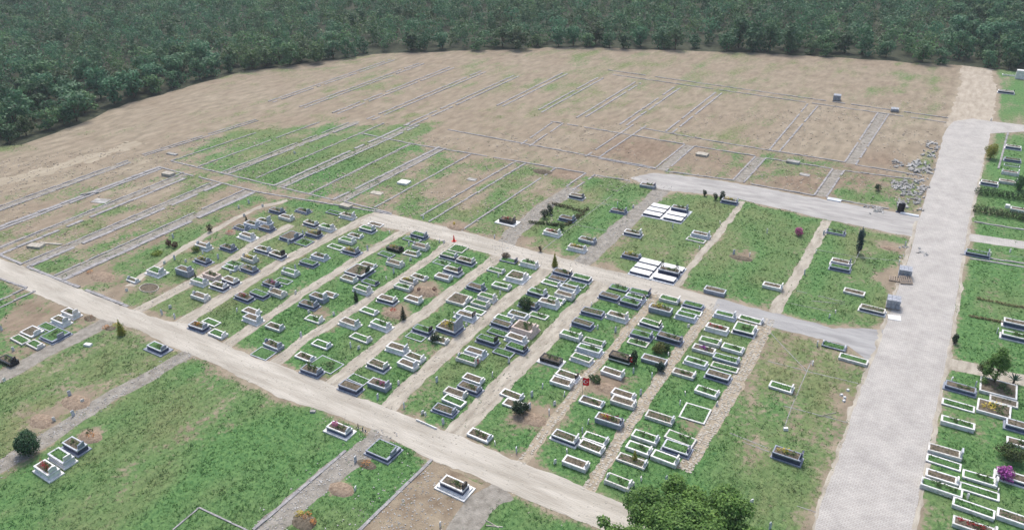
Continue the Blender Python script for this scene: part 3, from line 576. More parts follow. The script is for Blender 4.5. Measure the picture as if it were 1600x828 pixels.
for _ in range(40):                                  # neighbours never overlap
    for i in range(len(items)):
        for j in range(i+1, len(items)):
            a, b = items[i], items[j]; dx, dy = b[0]-a[0], b[1]-a[1]
            ox = (a[5]+b[5])/2+.06-abs(dx); oy = (a[6]+b[6])/2+.05-abs(dy)
            if ox > 0 and oy > 0:
                if oy < ox*1.6: s = math.copysign(oy/2*.6, dy); a[1] -= s; b[1] += s
                else: s = math.copysign(ox/2*.6, dx); a[0] -= s; b[0] += s
ORD = 'first second third fourth fifth sixth seventh eighth ninth tenth eleventh twelfth thirteenth fourteenth fifteenth sixteenth seventeenth eighteenth nineteenth twentieth'.split()
def ordn(i):
    if i < 20: return ORD[i]
    n = i+1; t = {2: 'twenty', 3: 'thirty', 4: 'forty', 5: 'fifty'}[n//10]
    return {2: 'twentieth', 3: 'thirtieth', 4: 'fortieth', 5: 'fiftieth'}[n//10] if n % 10 == 0 else t+'-'+ORD[n % 10-1]
def linefn(L):
    p = np.array(W_(L)); o = np.argsort(p[:, 1]); return lambda y: np.interp(y, p[o, 1], p[o, 0])
PF = [linefn(PATHS[k][1]) for k in range(10)]          # the ten paths of the middle block
QF = [linefn(PATHS[k][1]) for k in range(10, 14)]
roadf = linefn([(1271, 828), (1341, 621), (1372, 544), (1425, 390), (1475, 207)])
_mr = np.array(W_([(0, 404), (200, 480), (400, 561), (622, 643), (910, 760), (1100, 845)])); mainf = lambda x: np.interp(x, _mr[:, 0], _mr[:, 1])
_cr = np.array(W_([(440, 310), (598, 345), (800, 390), (1050, 455), (1200, 495), (1380, 540)])); crossf = lambda x: np.interp(x, _cr[:, 0], _cr[:, 1])
def region(x, y):
    if x > roadf(y): return ('R', 0)
    if y < mainf(x)-1: return ('S', 0)
    if y > crossf(x): return ('N', sum(x > f(y) for f in QF))
    return ('M', sum(x > f(y) for f in PF))
def place_text(r, k):
    a, i = r
    if a == 'R': return f"{ordn(k)} up along the right side of paved road"
    if a == 'S': return f"{ordn(k)} from the left, below the main road"
    if a == 'N': return f"{ordn(k)} up in {ordn(i)} plot beyond the cross road"
    return f"{ordn(k)} up from main road, {ordn(i)} strip from left"
def label_all(lst, noun=None):                        # lst = [(x, y, object, description)]
    groups = {}
    for e in lst: groups.setdefault(region(e[0], e[1]), []).append(e)
    for r, es in groups.items():
        es.sort(key=(lambda e: e[0]) if r[0] == 'S' else (lambda e: e[1]))
        for k, e in enumerate(es):
            s = f"{e[3]}, {place_text(r, k)}"; wds = s.split()
            if len(wds) > 16: s = s.replace(' from main road', '').replace(' the ', ' '); wds = s.split()
            if len(wds) > 16: s = s.replace(' grave with ', ' grave, ').replace(' granite', ''); wds = s.split()
            e[2]['label'] = ' '.join(wds[:16])
glist = []
for gx, gy, st, bd, o, *_r in items:
    t, d = grave(gx, gy, st, bd, o); glist.append((gx, gy, t, d))
label_all(glist)
print('graves', len(glist))

# markers -----------------------------------------------------------
MK = {'T1': "1490 450;1555 420;1525 500;1090 770;1160 785;1265 735;1080 635;1025 795;1362 765",
 'T2': "40 440;1145 662;955 685;965 775;697 710;835 605;1490 635;210 670;240 110;285 620;1175 665;1045 515",
 'T3': "660 435;757 445;1005 573;1302 545;1170 705;1387 735;1485 745;1595 605",
 'M1': "790 150;80 520;1090 320;1060 255;8 395;25 710;1440 40;432 802;1478 275;1010 295",
 'M2': "330 285;485 300;280 435;640 510;860 38;815 75;890 730;1130 715;1475 675;1580 595;1240 297;1525 170;760 822;245 165;245 15;1315 365;1515 60;590 500",
 'M3': "495 240;647 405;1105 375;535 382;875 690;325 798;805 795;1085 795;190 750;125 805;360 385;760 660;980 550;860 255",
 'M4': "310 490;278 605;230 45;425 285;385 315;1435 410;1150 705;1300 745",
 'B1': "515 15;335 130;455 98", 'B2': "1040 85;1170 150;1495 275;1150 785;620 385;618 560;925 50;1060 95",
 'B3': "265 30;232 90;475 142;440 205;345 325;268 395;28 325;1497 640;965 510;810 500;1050 25;95 45;1280 30",
 'B4': "15 800;1445 565;1250 610", 'T5': "350 625;300 738;860 695;1395 750;1515 735;820 812", 'T4': "1395 745"}
mk = []; kk = 0
mk_meshes = []
for k in range(5):
    mb = MB(); mb.slab(arch((.26, .30, .34, .24, .30)[k], -.05, (.50, .62, .45, .7, .38)[k], (0, 2, 0, 1, 2)[k]), -.035, .035, (.05, 0, .12, 0, -.1)[k])
    me = bpy.data.meshes.new('grave_marker'); me.from_pydata(mb.v, [], mb.f); me.materials.append(MT[('white', 'pale', 'white', 'pale', 'rough')[k]]); mk_meshes.append(me)
for c, txt in MK.items():
    for it in txt.split(';'):
        a, b = it.split(); x, y = P(*px(c, float(a), float(b)), .25)
        if any(abs(x-q[0]) < q[2]/2+.1 and abs(y-q[1]) < q[3]/2+.12 for q in RECTS):
            q = min(RECTS, key=lambda q: abs(x-q[0])/q[2]+abs(y-q[1])/q[3])
            if abs(x-q[0])/q[2] > abs(y-q[1])/q[3]: x = q[0]+math.copysign(q[2]/2+.2, x-q[0])
            else: y = q[1]+math.copysign(q[3]/2+.25, y-q[1])
        k = kk % 5; kk += 1
        o = link('grave_marker', mk_meshes[k], None, (x, y, 0), random.uniform(-.6, .6)); o.rotation_euler.x = random.uniform(-.08, .08)
        o.scale = (.85,)*3; tag(o, None, 'grave marker', 'small upright markers on unbuilt graves')
        mk.append((x, y, o, ('narrow white upright marker stone', 'small pale upright marker', 'small white leaning marker', 'tall pale pointed marker', 'short rough white marker')[k]))
label_all(mk)

# slab platforms by the cross road ---------------------------------------
def platform(c, pxs, label, W1=2.0, raised=None):
    x, y = c; t = thing('slab_platform', x, y, label, 'grave platform')
    mb = MB(); mb.box(-2.45, 2.45, -1.95, 1.95, -.03, .05, top=.01); mb.build('base', 'pale', t)
    mb = MB(); mb.box(-.13, .13, -1.95, 1.95, .052, .12); mb.build('strip', 'white', t)
    for (cx, cy) in pxs:
        mb = MB(); mb.box(cx-1.05, cx+1.05, cy-.44, cy+.44, .052, .27); mb.build('side_wall', 'dark', t)
        mb = MB(); mb.box(cx-1.07, cx+1.07, cy-.46, cy+.46, .272, .31, top=.01); mb.build('cover_slab', 'white', t)
    RECTS.append((x, y, 4.9, 3.9))
pc = P(*px('T3', 968, 490), .15)
platform(pc, [(-1.27, -1.2), (-1.27, 0), (-1.27, 1.2), (1.27, -1.2), (1.27, 0)], 'platform of five white cover slabs beside a dark raised grave, far plot')
pc2 = P(*px('T3', 908, 850), .15)
platform(pc2, [(-1.27, -1.2), (-1.27, 0), (-1.27, 1.2), (1.27, -1.2), (1.27, 1.2)], 'platform of white cover slabs with an urn grave, right at the cross road')
tt, _ = grave(pc2[0]+1.27, pc2[1], 'd', 'p', {'hs': 'n', 'L': 2.1, 'h': .6}); tt['label'] = 'dark raised grave with two dark urns and tall cypress plants on the white platform'
for dx in (-.75, .75):
    x, y = pc2[0]+1.27+dx, pc2[1]
    foliage('cypress_bush', [(0, 0, .35, .18, .18, .4), (0, 0, .7, .13, .13, .3)], 160, .09, (.012, .03, .02), (.03, .06, .035), None, (x, y, .68))
    tag(bpy.data.objects[-1] if False else COL.objects[-1], 'dark clipped cypress at the %s end of the urn grave' % ('left' if dx < 0 else 'right'), 'shrub', 'two cypresses on the urn grave')

# ------------------------------------------------------------------ tall monument, blocks, slabs
def slabthing(name, c, a, b, L, Wd, h, m, label, cat, rot=0, z=0, jit=.01):
    x, y = P(*px(c, a, b), h); mb = MB(); mb.box(-L/2, L/2, -Wd/2, Wd/2, -.02, h, top=.02, jit=jit)
    o = mb.build(name, m, loc=(x, y, z), rot=rot); tag(o, label, cat); RECTS.append((x, y, L+.2, Wd+.2)); return o
slabthing('stone_block', 'T1', 222, 690, 1.8, .9, .25, 'stone', 'white block lying in the dry plot at far left', 'block', .3)
slabthing('stone_block', 'T1', 1050, 240, 1.7, .9, .4, 'stone', 'white block at the top corner of the dry left field', 'block', .1)
slabthing('stone_slab', 'T1', 630, 415, 2.2, 1.3, .05, 'rubble', 'faint grey slab lying in the pale left field', 'slab', .3)
slabthing('stone_slab', 'T1', 1075, 120, 1.8, .6, .15, 'rubble', 'grey slab on bare soil near the upper left kerbs', 'slab', .1)
slabthing('stone_slab', 'T1', 320, 680, 2.8, .3, .1, 'stone', 'long thin stone lying beside the white block at left', 'slab', .35)
slabthing('stone_slab', 'T1', 560, 365, 2.2, .3, .2, 'rubble', 'pale beam lying across the kerb in left field', 'slab', .9)
slabthing('stone_block', 'T2', 925, 295, 1.5, 1.2, .25, 'white', 'bright white block in the brown kerbed plot', 'block', .1)
slabthing('stone_slab', 'T2', 755, 365, 1.7, .9, .08, 'stone', 'pinkish slab lying left of the bright white block', 'slab', .1)
slabthing('stone_slab', 'T2', 1350, 280, 1.3, .8, .08, 'rubble', 'small pale slab right of the bright white block', 'slab', .1)
slabthing('stone_block', 'T2', 560, 440, 1.6, .8, .35, 'stone', 'brown stone block at the corner of the kerbed plot', 'block', 0)
slabthing('stone_block', 'T3', 1190, 120, 1.6, 1.1, .3, 'stone', 'yellowish block lying in the brown far plot', 'block', 0)
slabthing('stone_slab', 'T5', 415, 418, 1.6, .8, .12, 'pale', 'white slab at the edge of the grey gravel road', 'slab', 0)
slabthing('stone_slab', 'T5', 158, 178, 1.7, .9, .3, 'rubble', 'grey block beside the kerbs in the far right plot', 'block', 0)
slabthing('stone_slab', 'T5', 230, 262, 1.3, .8, .08, 'rubble', 'flat pale slab in the weedy far right plot', 'slab', 0)
slabthing('stone_slab', 'T5', 885, 510, 2.0, .45, .12, 'pale', 'long white kerb piece where gravel road meets paving', 'slab', 0)
slabthing('stone_slab', 'T4', 1590, 440, 1.6, 1.0, 1.5, 'white', 'tall white monument beyond the track at far right', 'monument', 0)
slabthing('kerb_block', 'B2', 1065, 160, 2.0, .12, .15, 'white', 'white kerb stone along the grass below the dark framed grave', 'kerb stone', -.05)
slabthing('stone_slab', 'B4', 112, 187, .35, .25, .2, 'white', 'white stone above the dark lone grave by the road', 'stone', .5)
slabthing('stone_slab', 'B2', 355, 80, .45, .3, .15, 'rubble', 'grey stone at the edge of the lower grass', 'stone', .5)
slabthing('stone_slab', 'M1', 548, 492, .7, .4, .2, 'white', 'white broken stone in the grass below main road junction', 'stone', .3)
slabthing('stone_slab', 'T5', 1500, 452, .5, .5, .35, 'white', 'small white block between the two clipped hedges', 'block', 0)
for (a, b), nm in zip([(500, 775), (460, 805), (480, 822), (475, 842)], ['uppermost', 'leftmost', 'middle', 'lowest']):
    slabthing('white_stone', 'M4', a, b, .22, .18, .14, 'white', f'small white stone, {nm} of four in the dry grass', 'stone', random.random())
for k, (a, b, r) in enumerate([(350, 115, .5), (385, 100, .8)]):
    o = slabthing('wooden_stick', 'B4', a, b, 1.2, .06, .05, 'stone', ('left', 'right')[k]+' one of two pale sticks lying in the dry grass', 'stick', r)
for k, (a, b, r) in enumerate([(1475, 785, -.1), (1490, 800, .4)]):
    slabthing('wooden_stick', 'B2', a, b, 1.1, .08, .06, 'stone', ('upper', 'lower')[k]+' pale stick crossing another at the bottom edge', 'stick', r)
# oval stone ring
def stone_ring(c, a, b, rx, ry, label):
    x, y = P(*px(c, a, b)); t = thing('stone_ring', x, y, label, 'grave')
    sol = MB(); n = 22
    sol.v = [(0, 0, .06)]+[(math.cos(k*6.283/n)*rx, math.sin(k*6.283/n)*ry, .02) for k in range(n)]; sol.f = [[0, 1+k, 1+(k+1) % n] for k in range(n)]
    sol.build('soil_mound', 'soil', t, smooth=True)
    for k in range(n):
        t_ = k*2*math.pi/n; mb = MB(); mb.obox((0, 0), (-math.sin(t_), math.cos(t_)), .26, .09, -.03, .08, jit=.02)
        mb.build('stone', 'stone', t, loc=(math.cos(t_)*rx, math.sin(t_)*ry, 0))
    RECTS.append((x, y, rx*2, ry*2))
stone_ring('M1', 932, 145, 1.1, .75, 'oval ring of pale stones around bare soil beside first footpath')
0 and stone_ring('M1', 1140, 185, 1.0, .7, 'faint oval stone ring left of a white block grave')

# mounds
def mound(c, a, b, rx, ry, h, label, m='redsoil', fl=None):
    x, y = P(*px(c, a, b), h*.5); vs = [(0, 0, h)]; fs = []; n = 16
    for r_ in range(1, 5):
        for k in range(n):
            q = r_/4; s = 1+(random.random()-.5)*.22
            vs.append((math.cos(k*6.283/n)*rx*q*s, math.sin(k*6.283/n)*ry*q*s, h*(1-q*q)*random.uniform(.75, 1.1)-(.03 if r_ == 4 else 0)))
    for k in range(n):
        fs.append([0, 1+k, 1+(k+1) % n])
        for r_ in range(3): fs.append([1+r_*n+k, 1+(r_+1)*n+k, 1+(r_+1)*n+(k+1) % n, 1+r_*n+(k+1) % n])
    o = new('soil_mound', vs, fs, m, loc=(x, y, .003), smooth=True); tag(o, label, 'grave mound'); RECTS.append((x, y, rx*1.6, ry*1.6))
    for (dx, dy, r_, cols) in fl or []:
        q = foliage('flowers', [(dx, dy, h*.8, r_, r_, .22)], 90, .1, *cols, o)
        q['kind'] = 'stuff'
    return o
YL, RD, OR, BR, GN = ((.45, .35, .04), (.70, .58, .10)), ((.35, .03, .03), (.60, .08, .06)), ((.50, .20, .06), (.66, .34, .12)), ((.09, .03, .03), (.20, .07, .05)), ((.03, .06, .02), (.10, .15, .04))
mound('M2', 1062, 158, 1.45, 1.0, .35, 'fresh reddish soil mound with withered flowers, fifth strip', fl=[(-.6, -.3, .2, BR), (.7, .5, .22, BR)])
mound('M2', 862, 300, 1.3, .7, .22, 'low soil mound with bright red flowers beside a dark conifer', fl=[(-.3, .3, .35, RD)])
mound('B1', 562, 238, 1.15, .75, .22, 'soil mound with wilting bush beside the three lower left graves', fl=[(-.3, .2, .35, GN), (.1, .0, .35, OR)])
mound('B2', 530, 568, 1.05, .7, .2, 'bare tan soil mound in the lower grass plot')
mound('B2', 300, 770, 1.0, .65, .2, 'dark soil mound with orange flowers at bottom edge', 'soil', fl=[(-.2, .4, .38, OR), (-.7, .3, .3, YL), (.6, .2, .25, OR)])
mound('B2', 690, 412, .9, .45, .14, 'small mound with brown flowers below the large grey grave', 'soil', fl=[(0, 0, .4, OR)])
mound('M3', 590, 762, 1.2, .7, .2, 'reddish soil mound between footpaths right of the flag')
mound('T2', 1250, 578, 1.3, .7, .25, 'red soil mound with one yellow flower beyond the cross road', fl=[(-.6, .5, .15, YL)])
mound('T3', 190, 228, 1.5, .9, .3, 'dark brown soil mound in the kerbed plot near top path', 'soil')
mound('T3', 370, 262, 1.6, .9, .15, 'flat brown soil patch mound inside the small kerbed corner')
mound('T5', 770, 722, 1.2, .6, .12, 'faint tan soil mound near the paved road edge')
mound('T3', 1430, 770, 1.4, .6, .12, 'faint brown mound in the third plot beyond cross road', 'soil')
mound('B1', 262, 142, 1.3, .8, .2, 'reddish soil mound left of the lower grey path')
mound('B1', 470, 22, 1.5, .9, .2, 'broad reddish soil mound above the lower grey path')
mound('B3', 130, 130, 1.3, .8, .18, 'dry soil mound beside the green bush, seventh strip')
mound('T1', 1440, 612, .8, .55, .2, 'small grave mound covered in deep red flowers, second strip', fl=[(0, 0, .42, RD)])
mound('M1', 690, 392, .6, .45, .12, 'small mound with yellow and orange flowers at road junction', 'soil', fl=[(.1, .5, .38, YL), (-.4, -.2, .3, OR)])
mound('M1', 560, 330, .8, .5, .12, 'small mound with dry reddish plants by upper left graves', 'soil', fl=[(0, 0, .42, ((.2, .08, .05), (.35, .2, .1)))])
mound('M1', 640, 70, 1.8, 1.0, .15, 'broad reddish soil mound in the weedy first plot')
mound('M1', 560, 45, .5, .4, .12, 'tiny mound with orange flowers in the weedy first plot', fl=[(0, 0, .3, OR)])

# ------------------------------------------------------------------ shrubs, conifers, hedges
def shrub(c, a, b, r, h, c1, c2, label, cat='shrub', n=None, name='shrub', size=.12, group=None, cone=False, trunk=True):
    x, y = P(*px(c, a, b), h*.45); t = thing(name, x, y, label, cat, group)
    if trunk: mb = MB(); limb(mb, (0, 0, -.05), (0, 0, h*.55), .05+h*.012, .02); mb.build('trunk', 'bark', t)
    if cone: bl = [(0, 0, h*(.12+.76*k/6), r*(1-.85*k/6), r*(1-.85*k/6), h*.12) for k in range(7)]
    else:
        bl = [(0, 0, h*.5, r*.8, r*.8, h*.48)]
        for _ in range(7):
            t_ = random.uniform(0, 6.28); q = random.uniform(.35, .75)*r; bl.append((math.cos(t_)*q, math.sin(t_)*q, h*random.uniform(.2, .8), r*.38, r*.38, h*.22))
    foliage('crown', bl, int(1.6*(n or 900*max(.3, r*h))), size, c1, c2, t, shell=.45, jitter=.35); RECTS.append((x, y, r, r)); return t
DK = ((.012, .032, .018), (.04, .075, .035)); MD = ((.025, .06, .02), (.08, .14, .045)); LT = ((.06, .12, .02), (.17, .26, .06)); YE = ((.13, .15, .02), (.36, .36, .06)); BL = ((.015, .04, .045), (.05, .10, .10))
shrub('T3', 268, 785, .36, 1.7, *YE, 'golden conifer standing at the cross road beside fourth plot path', 'conifer', 900, 'conifer', .09, cone=True)
shrub('M1', 750, 392, .42, 1.7, *YE, 'golden conifer at the lower left junction of main road', 'conifer', 900, 'conifer', .09, cone=True)
shrub('M2', 622, 190, .26, 1.5, *DK, 'slim dark conifer below the white grave, third strip', 'conifer', 500, 'conifer', .08, cone=True)
shrub('M2', 918, 297, .32, 1.6, *DK, 'dark conifer beside the red flower mound', 'conifer', 600, 'conifer', .08, cone=True)
shrub('M1', 1222, 72, .18, 1.1, *DK, 'slender dark conifer growing by a white grave, left strip', 'conifer', 260, 'conifer', .07, cone=True)
shrub('T1', 1538, 525, .18, .9, *DK, 'tiny dark conifer beside grey grave in upper left strip', 'conifer', 200, 'conifer', .07, cone=True)
shrub('B3', 768, 362, .24, 1.1, *YE, 'bright yellow green conifer growing out of a white framed grave', 'conifer', 400, 'conifer', .07, cone=True)
shrub('T5', 575, 685, .42, 2.9, *BL, 'tall blue green cypress leaning in the right plot', 'conifer', 1300, 'cypress', .11)
shrub('T5', 592, 640, .34, 1.2, *BL, 'small blue green shoot beside the leaning cypress', 'conifer', 350, 'cypress', .1)
shrub('T5', 195, 622, .60, .95, (.22, .07, .10), (.72, .18, .48), 'round pink flowering bush alone in grass plot', 'shrub', 500)
shrub('T5', 1400, 122, .95, 2.1, *YE, 'large golden bush at the right edge of paved road', 'shrub', 1700)
shrub('T5', 1575, 320, .85, 1.9, (.02, .08, .02), (.06, .17, .05), 'round bright green bush at the right frame edge', 'shrub', 1400)
shrub('T4', 1437, 395, .4, 1.8, (.06, .07, .04), (.14, .15, .08), 'thin grey small tree in front of the wood', 'tree', 300, 'small_tree')
shrub('T3', 1205, 368, .3, .8, *DK, 'small dark bush, leftmost of three along the gravel road', 'shrub', 200)
shrub('T3', 1272, 388, .3, 1.0, *DK, 'small dark bush, middle of three along the gravel road', 'shrub', 200)
shrub('T3', 1316, 382, .42, 1.2, *DK, 'dark round bush beside the planted grave at gravel road', 'shrub', 350)
shrub('T3', 205, 495, .55, 1.2, *DK, 'left one of two dark bushes beside the grey path', 'shrub', 400)
shrub('T3', 238, 470, .5, 1.3, *DK, 'right one of two dark bushes beside the grey path', 'shrub', 400)
shrub('T3', 310, 575, .35, .8, *MD, 'small green bush behind the white grave with flowers', 'shrub', 200)
shrub('T3', 178, 715, .25, .7, (.06, .04, .03), (.13, .09, .06), 'small withered bush by the cross road corner', 'shrub', 120)
shrub('B1', 170, 292, 1.0, 2.0, (.02, .06, .028), (.06, .14, .06), 'big round dark green bush beside the lower left path', 'shrub', 3400, size=.13)
shrub('B3', 45, 62, .75, 1.3, *DK, 'dark green bush in the sixth strip above main road', 'shrub', 1000)
shrub('M3', 80, 240, .62, 1.3, *MD, 'round green bush growing over a grave, seventh strip', 'shrub', 1000)
shrub('M2', 1118, 450, .5, .9, *DK, 'dark green bush inside the low white frame grave', 'shrub', 450)
shrub('M3', 925, 520, .75, 1.0, (.04, .08, .02), (.22, .20, .06), 'loose yellow green bush between two graves, ninth strip', 'shrub', 700)
shrub('M3', 962, 515, .4, .8, *MD, 'green bush at right of the loose yellow green bush', 'shrub', 300)
shrub('M3', 925, 637, .42, .9, (.012, .04, .035), (.04, .09, .07), 'dark teal bush at foot of a grey grave', 'shrub', 450)
shrub('M3', 768, 580, .3, 1.5, *DK, 'narrow dark shrub behind the flag draped black grave', 'shrub', 350)
shrub('M3', 525, 715, .5, .6, *MD, 'low green shrub above the red flag', 'shrub', 250)
shrub('M3', 25, 380, .3, .5, *DK, 'small dark shrub on the pinkish stepped grave', 'shrub', 150)
shrub('M2', 400, 800-18, .3, .4, *MD, 'low shrub by the main road edge', 'shrub', 100) if False else None
shrub('M4', 1172, 462, .3, 1.0, *DK, 'small lone bush in grass right of the paved road', 'shrub', 300)
shrub('T5', 692, 345, .5, .9, *DK, 'dark weed clump in the rubble strewn plot', 'shrub', 300)
shrub('B4', 1530, 345, 1.0, 1.1, (.03, .06, .02), (.14, .17, .06), 'spreading mixed bush between graves at right frame edge', 'shrub', 1300)
shrub('B4', 1492, 478, .62, 1.0, (.22, .06, .16), (.66, .16, .62), 'vivid purple pink flowering bush at right edge', 'shrub', 700)
shrub('B3', 655, 132, .32, .5, (.08, .01, .02), (.2, .03, .05), 'dark red plant on the tall grey grave', 'shrub', 160)
shrub('T1', 1052, 680, .4, .8, (.07, .025, .03), (.15, .06, .05), 'left of two dark reddish bushes in the first plot', 'shrub', 200)
shrub('T1', 1090, 688, .4, .8, (.07, .025, .03), (.15, .06, .05), 'right of two dark reddish bushes in the first plot', 'shrub', 200)
shrub('T1', 1310, 587, .4, 1.0, (.03, .03, .015), (.07, .07, .03), 'brownish dark bush in the upper first plot', 'shrub', 200)
shrub('T1', 1225, 715, .5, .6, (.08, .13, .02), (.2, .26, .06), 'yellow green bush left of the white stepped grave', 'shrub', 300)
shrub('T1', 975, 742, .8, .35, (.12, .18, .02), (.25, .32, .05), 'low bright yellow green weed patch in first plot', 'shrub', 300)
shrub('M3', 500, 700, .3, .4, *MD, 'small weed clump near the eighth strip path', 'shrub', 100)
shrub('T2', 1560, 758, .55, .6, (.10, .08, .06), (.2, .15, .1), 'withered brown bush at the cross road corner', 'shrub', 260)
def hedge(pts, wd, h, c1, c2, label, dens=260):
    p = W_(pts); x0, y0 = p[0]; t = thing('hedge', x0, y0, label, 'hedge'); bl = []
    for q in resample(p, .5, False): bl.append((q[0]-x0+random.uniform(-.06, .06), q[1]-y0+random.uniform(-.06, .06), h*.5, .42, wd/2, h*.52))
    foliage('foliage', bl, len(bl)*dens, .12, c1, c2, t, shell=.5)
    mb = MB()
    for q in bl[::2]: limb(mb, (q[0], q[1], -.03), (q[0], q[1], h*.6), .025, .012, 5)
    mb.build('stems', 'bark', t)['kind'] = 'stuff'
    for q in bl: RECTS.append((q[0]+x0, q[1]+y0, .6, wd))
hedge([(1527, 303), (1560, 307), (1610, 315), (1650, 321)], 1.3, .9, (.012, .04, .012), (.05, .10, .03), 'dark clipped hedge on the right, nearer the golden bush')
hedge([(1524, 331), (1560, 337), (1600, 344), (1650, 352)], 1.2, .9, (.03, .05, .02), (.10, .13, .05), 'olive clipped hedge on the right, nearer the paved crossing')
hedge([(866, 320), (890, 326), (912, 332), (917, 328)], .55, .35, (.05, .07, .03), (.18, .14, .08), 'low brown hedge above a grey grave beyond cross road', 130)
hedge([(830, 349), (845, 350), (868, 353)], .5, .35, (.02, .05, .02), (.09, .11, .05), 'low dark hedge edging the plot beside the grey path', 130)
hedge([(868, 352), (885, 352), (910, 335)], .45, .3, (.03, .05, .02), (.16, .13, .07), 'low brownish hedge right of the grey soil grave', 110)
hedge([(1532, 468), (1560, 474), (1598, 481)], .35, .22, (.14, .12, .05), (.30, .27, .14), 'long dry brown grass ridge in right hand plot', 90)
hedge([(1520, 495), (1540, 499), (1562, 503)], .35, .2, (.14, .12, .05), (.30, .27, .14), 'short dry brown grass ridge in right hand plot', 90)

# pine by the right frame edge
x, y = P(*px('M4', 1410, 745)); t = thing('pine_tree', x, y, 'bushy bright green young pine beside the big soil plot', 'tree')
mb = MB(); limb(mb, (0, 0, -.1), (0, 0, 2.6), .09, .03)
bl = []
for k in range(26):
    z = random.uniform(.35, 3.0); q = (1.0-(z/3.6)**1.3)*1.25; t_ = random.uniform(0, 6.28); bx, by = math.cos(t_)*q*.75, math.sin(t_)*q*.75
    bl.append((bx, by, z, .36, .36, .45)); limb(mb, (0, 0, max(.1, z-.4)), (bx, by, z), .03, .01, 5)
mb.build('trunk', 'bark', t); foliage('crown', bl, 5200, .12, (.04, .11, .02), (.16, .30, .06), t, up=.8, shell=.2)
x, y = P(*px('M4', 1345, 700)); t = thing('small_tree', x, y, 'small dark tree with reddish tips left of the pine', 'tree')
mb = MB(); limb(mb, (0, 0, -.1), (0, 0, 1.0), .05, .02); mb.build('trunk', 'bark', t)
foliage('crown', [(0, 0, 1.0, .55, .5, .6), (.2, .1, 1.5, .3, .3, .4), (-.3, 0, .8, .3, .3, .3)], 1300, .1, (.02, .05, .015), (.11, .14, .04), t)
x, y = P(*px('M4', 1532, 740)); t = thing('agave_plant', x, y, 'spiky agave behind the right corner of the soil plot', 'plant')
for k in range(22):
    a_ = k*2.4; el = random.uniform(.35, 1.35); L_ = .75; d = Vector((math.cos(a_)*math.cos(el), math.sin(a_)*math.cos(el), math.sin(el))); s = d.cross(Vector((0, 0, 1))).normalized()*.05
    m0 = d*L_*.5; tip = d*L_+Vector((0, 0, -.08)); dn = Vector((0, 0, -.03))
    vs = [tuple(p+Vector((0, 0, .3))) for p in (-s*.5, s*.5, m0+s, tip, m0-s, m0+dn)]
    new('leaf', vs, [(0, 1, 2, 5), (0, 5, 4), (5, 2, 3), (4, 5, 3)], 'leaf', t, cols=[(.03, .08, .06, 1)]*6)
mb = MB(); limb(mb, (0, 0, -.05), (0, 0, .34), .09, .07); mb.build('stem', 'bark', t)

# ------------------------------------------------------------------ big tree in the foreground
cx, cy = P(1078, 842, 4.4); t = thing('broadleaf_tree', cx, cy, 'large leafy green tree rising at the bottom edge beside main road', 'tree')
mb = MB(); limb(mb, (0, 0, -.1), (0, 0, 2.0), .24, .18, 10); bl = []
rr = random.Random(5)
for k in range(80):
    t_ = rr.uniform(0, 6.283); ph = math.asin(rr.uniform(-.25, 1)); q = rr.uniform(.55, 1)
    bx, by, bz = math.cos(t_)*math.cos(ph)*4.5*q, math.sin(t_)*math.cos(ph)*4.5*q, 3.7+math.sin(ph)*2.5*q
    r_ = rr.uniform(.5, .95); bl.append((bx, by, bz, r_, r_, r_*.7))
    limb(mb, (bx*.12, by*.12, 1.9+.3*rr.random()), (bx*.55, by*.55, 2+(bz-2)*.62), .07, .04, 5); limb(mb, (bx*.55, by*.55, 2+(bz-2)*.62), (bx, by, bz), .04, .012, 5)
sx, sy = P(943, 814, 3.2); dx, dy = sx-cx, sy-cy
bl.append((dx, dy, 3.2, .42, .42, .28)); bl.append((dx+.45, dy-.1, 2.9, .28, .25, .2)); limb(mb, (0, 0, 1.8), (dx*.5, dy*.5, 2.6), .07, .05, 5); limb(mb, (dx*.5, dy*.5, 2.6), (dx, dy, 3.1), .05, .015, 5)
mb.build('trunk', 'bark', t)
foliage('crown', bl, 70000, .165, (.045, .115, .028), (.20, .345, .075), t, up=.7, shell=.35, jitter=.4)

# ------------------------------------------------------------------ rubble, stones, pallets
def rubble(pts, n, s0, s1, label, m='rubble', name='rubble_pile', hz=.2):
    p = W_(pts); mb = MB(); p = np.array(p); mn, mx = p.min(0), p.max(0); k = 0; tries = 0
    while k < n and tries < n*20:
        tries += 1; x, y = random.uniform(mn[0], mx[0]), random.uniform(mn[1], mx[1])
        if not inside(np.array([x]), np.array([y]), p)[0]: continue
        if fbm(np.array([x]), np.array([y]), .9, 77)[0] < .47: continue
        s = random.uniform(s0, s1); t_ = random.uniform(0, 3.14); z = random.uniform(0, hz)*.5
        mb.obox((x, y), (math.cos(t_), math.sin(t_)), s*random.uniform(.7, 1.6), s*random.uniform(.5, 1), z-.08, z+s*random.uniform(.2, .6), jit=s*.12, tilt=s*.2); k += 1
    o = mb.build(name, m); tag(o, label, 'rubble', kind='stuff')
rubble([(1450, 215), (1468, 228), (1462, 248), (1440, 245)], 50, .1, .35, 'small heap of broken blocks beside top of paved road')
rubble([(1415, 252), (1450, 250), (1455, 272), (1425, 272)], 70, .1, .5, 'heap of broken white blocks at the road edge')
rubble([(1392, 285), (1440, 280), (1455, 292), (1445, 300), (1395, 296)], 170, .07, .34, 'long row of broken concrete beside the paved road')
rubble([(1410, 300), (1440, 298), (1438, 318), (1405, 330), (1400, 322)], 170, .07, .32, 'spread of broken stone near the gravel road corner')
rubble([(1345, 321), (1378, 325), (1380, 334), (1360, 335)], 110, .07, .25, 'grey rubble heap on the gravel road verge')
rubble([(1420, 255), (1470, 225), (1445, 330), (1400, 335)], 110, .06, .24, 'scattered small stones in weeds by the road')
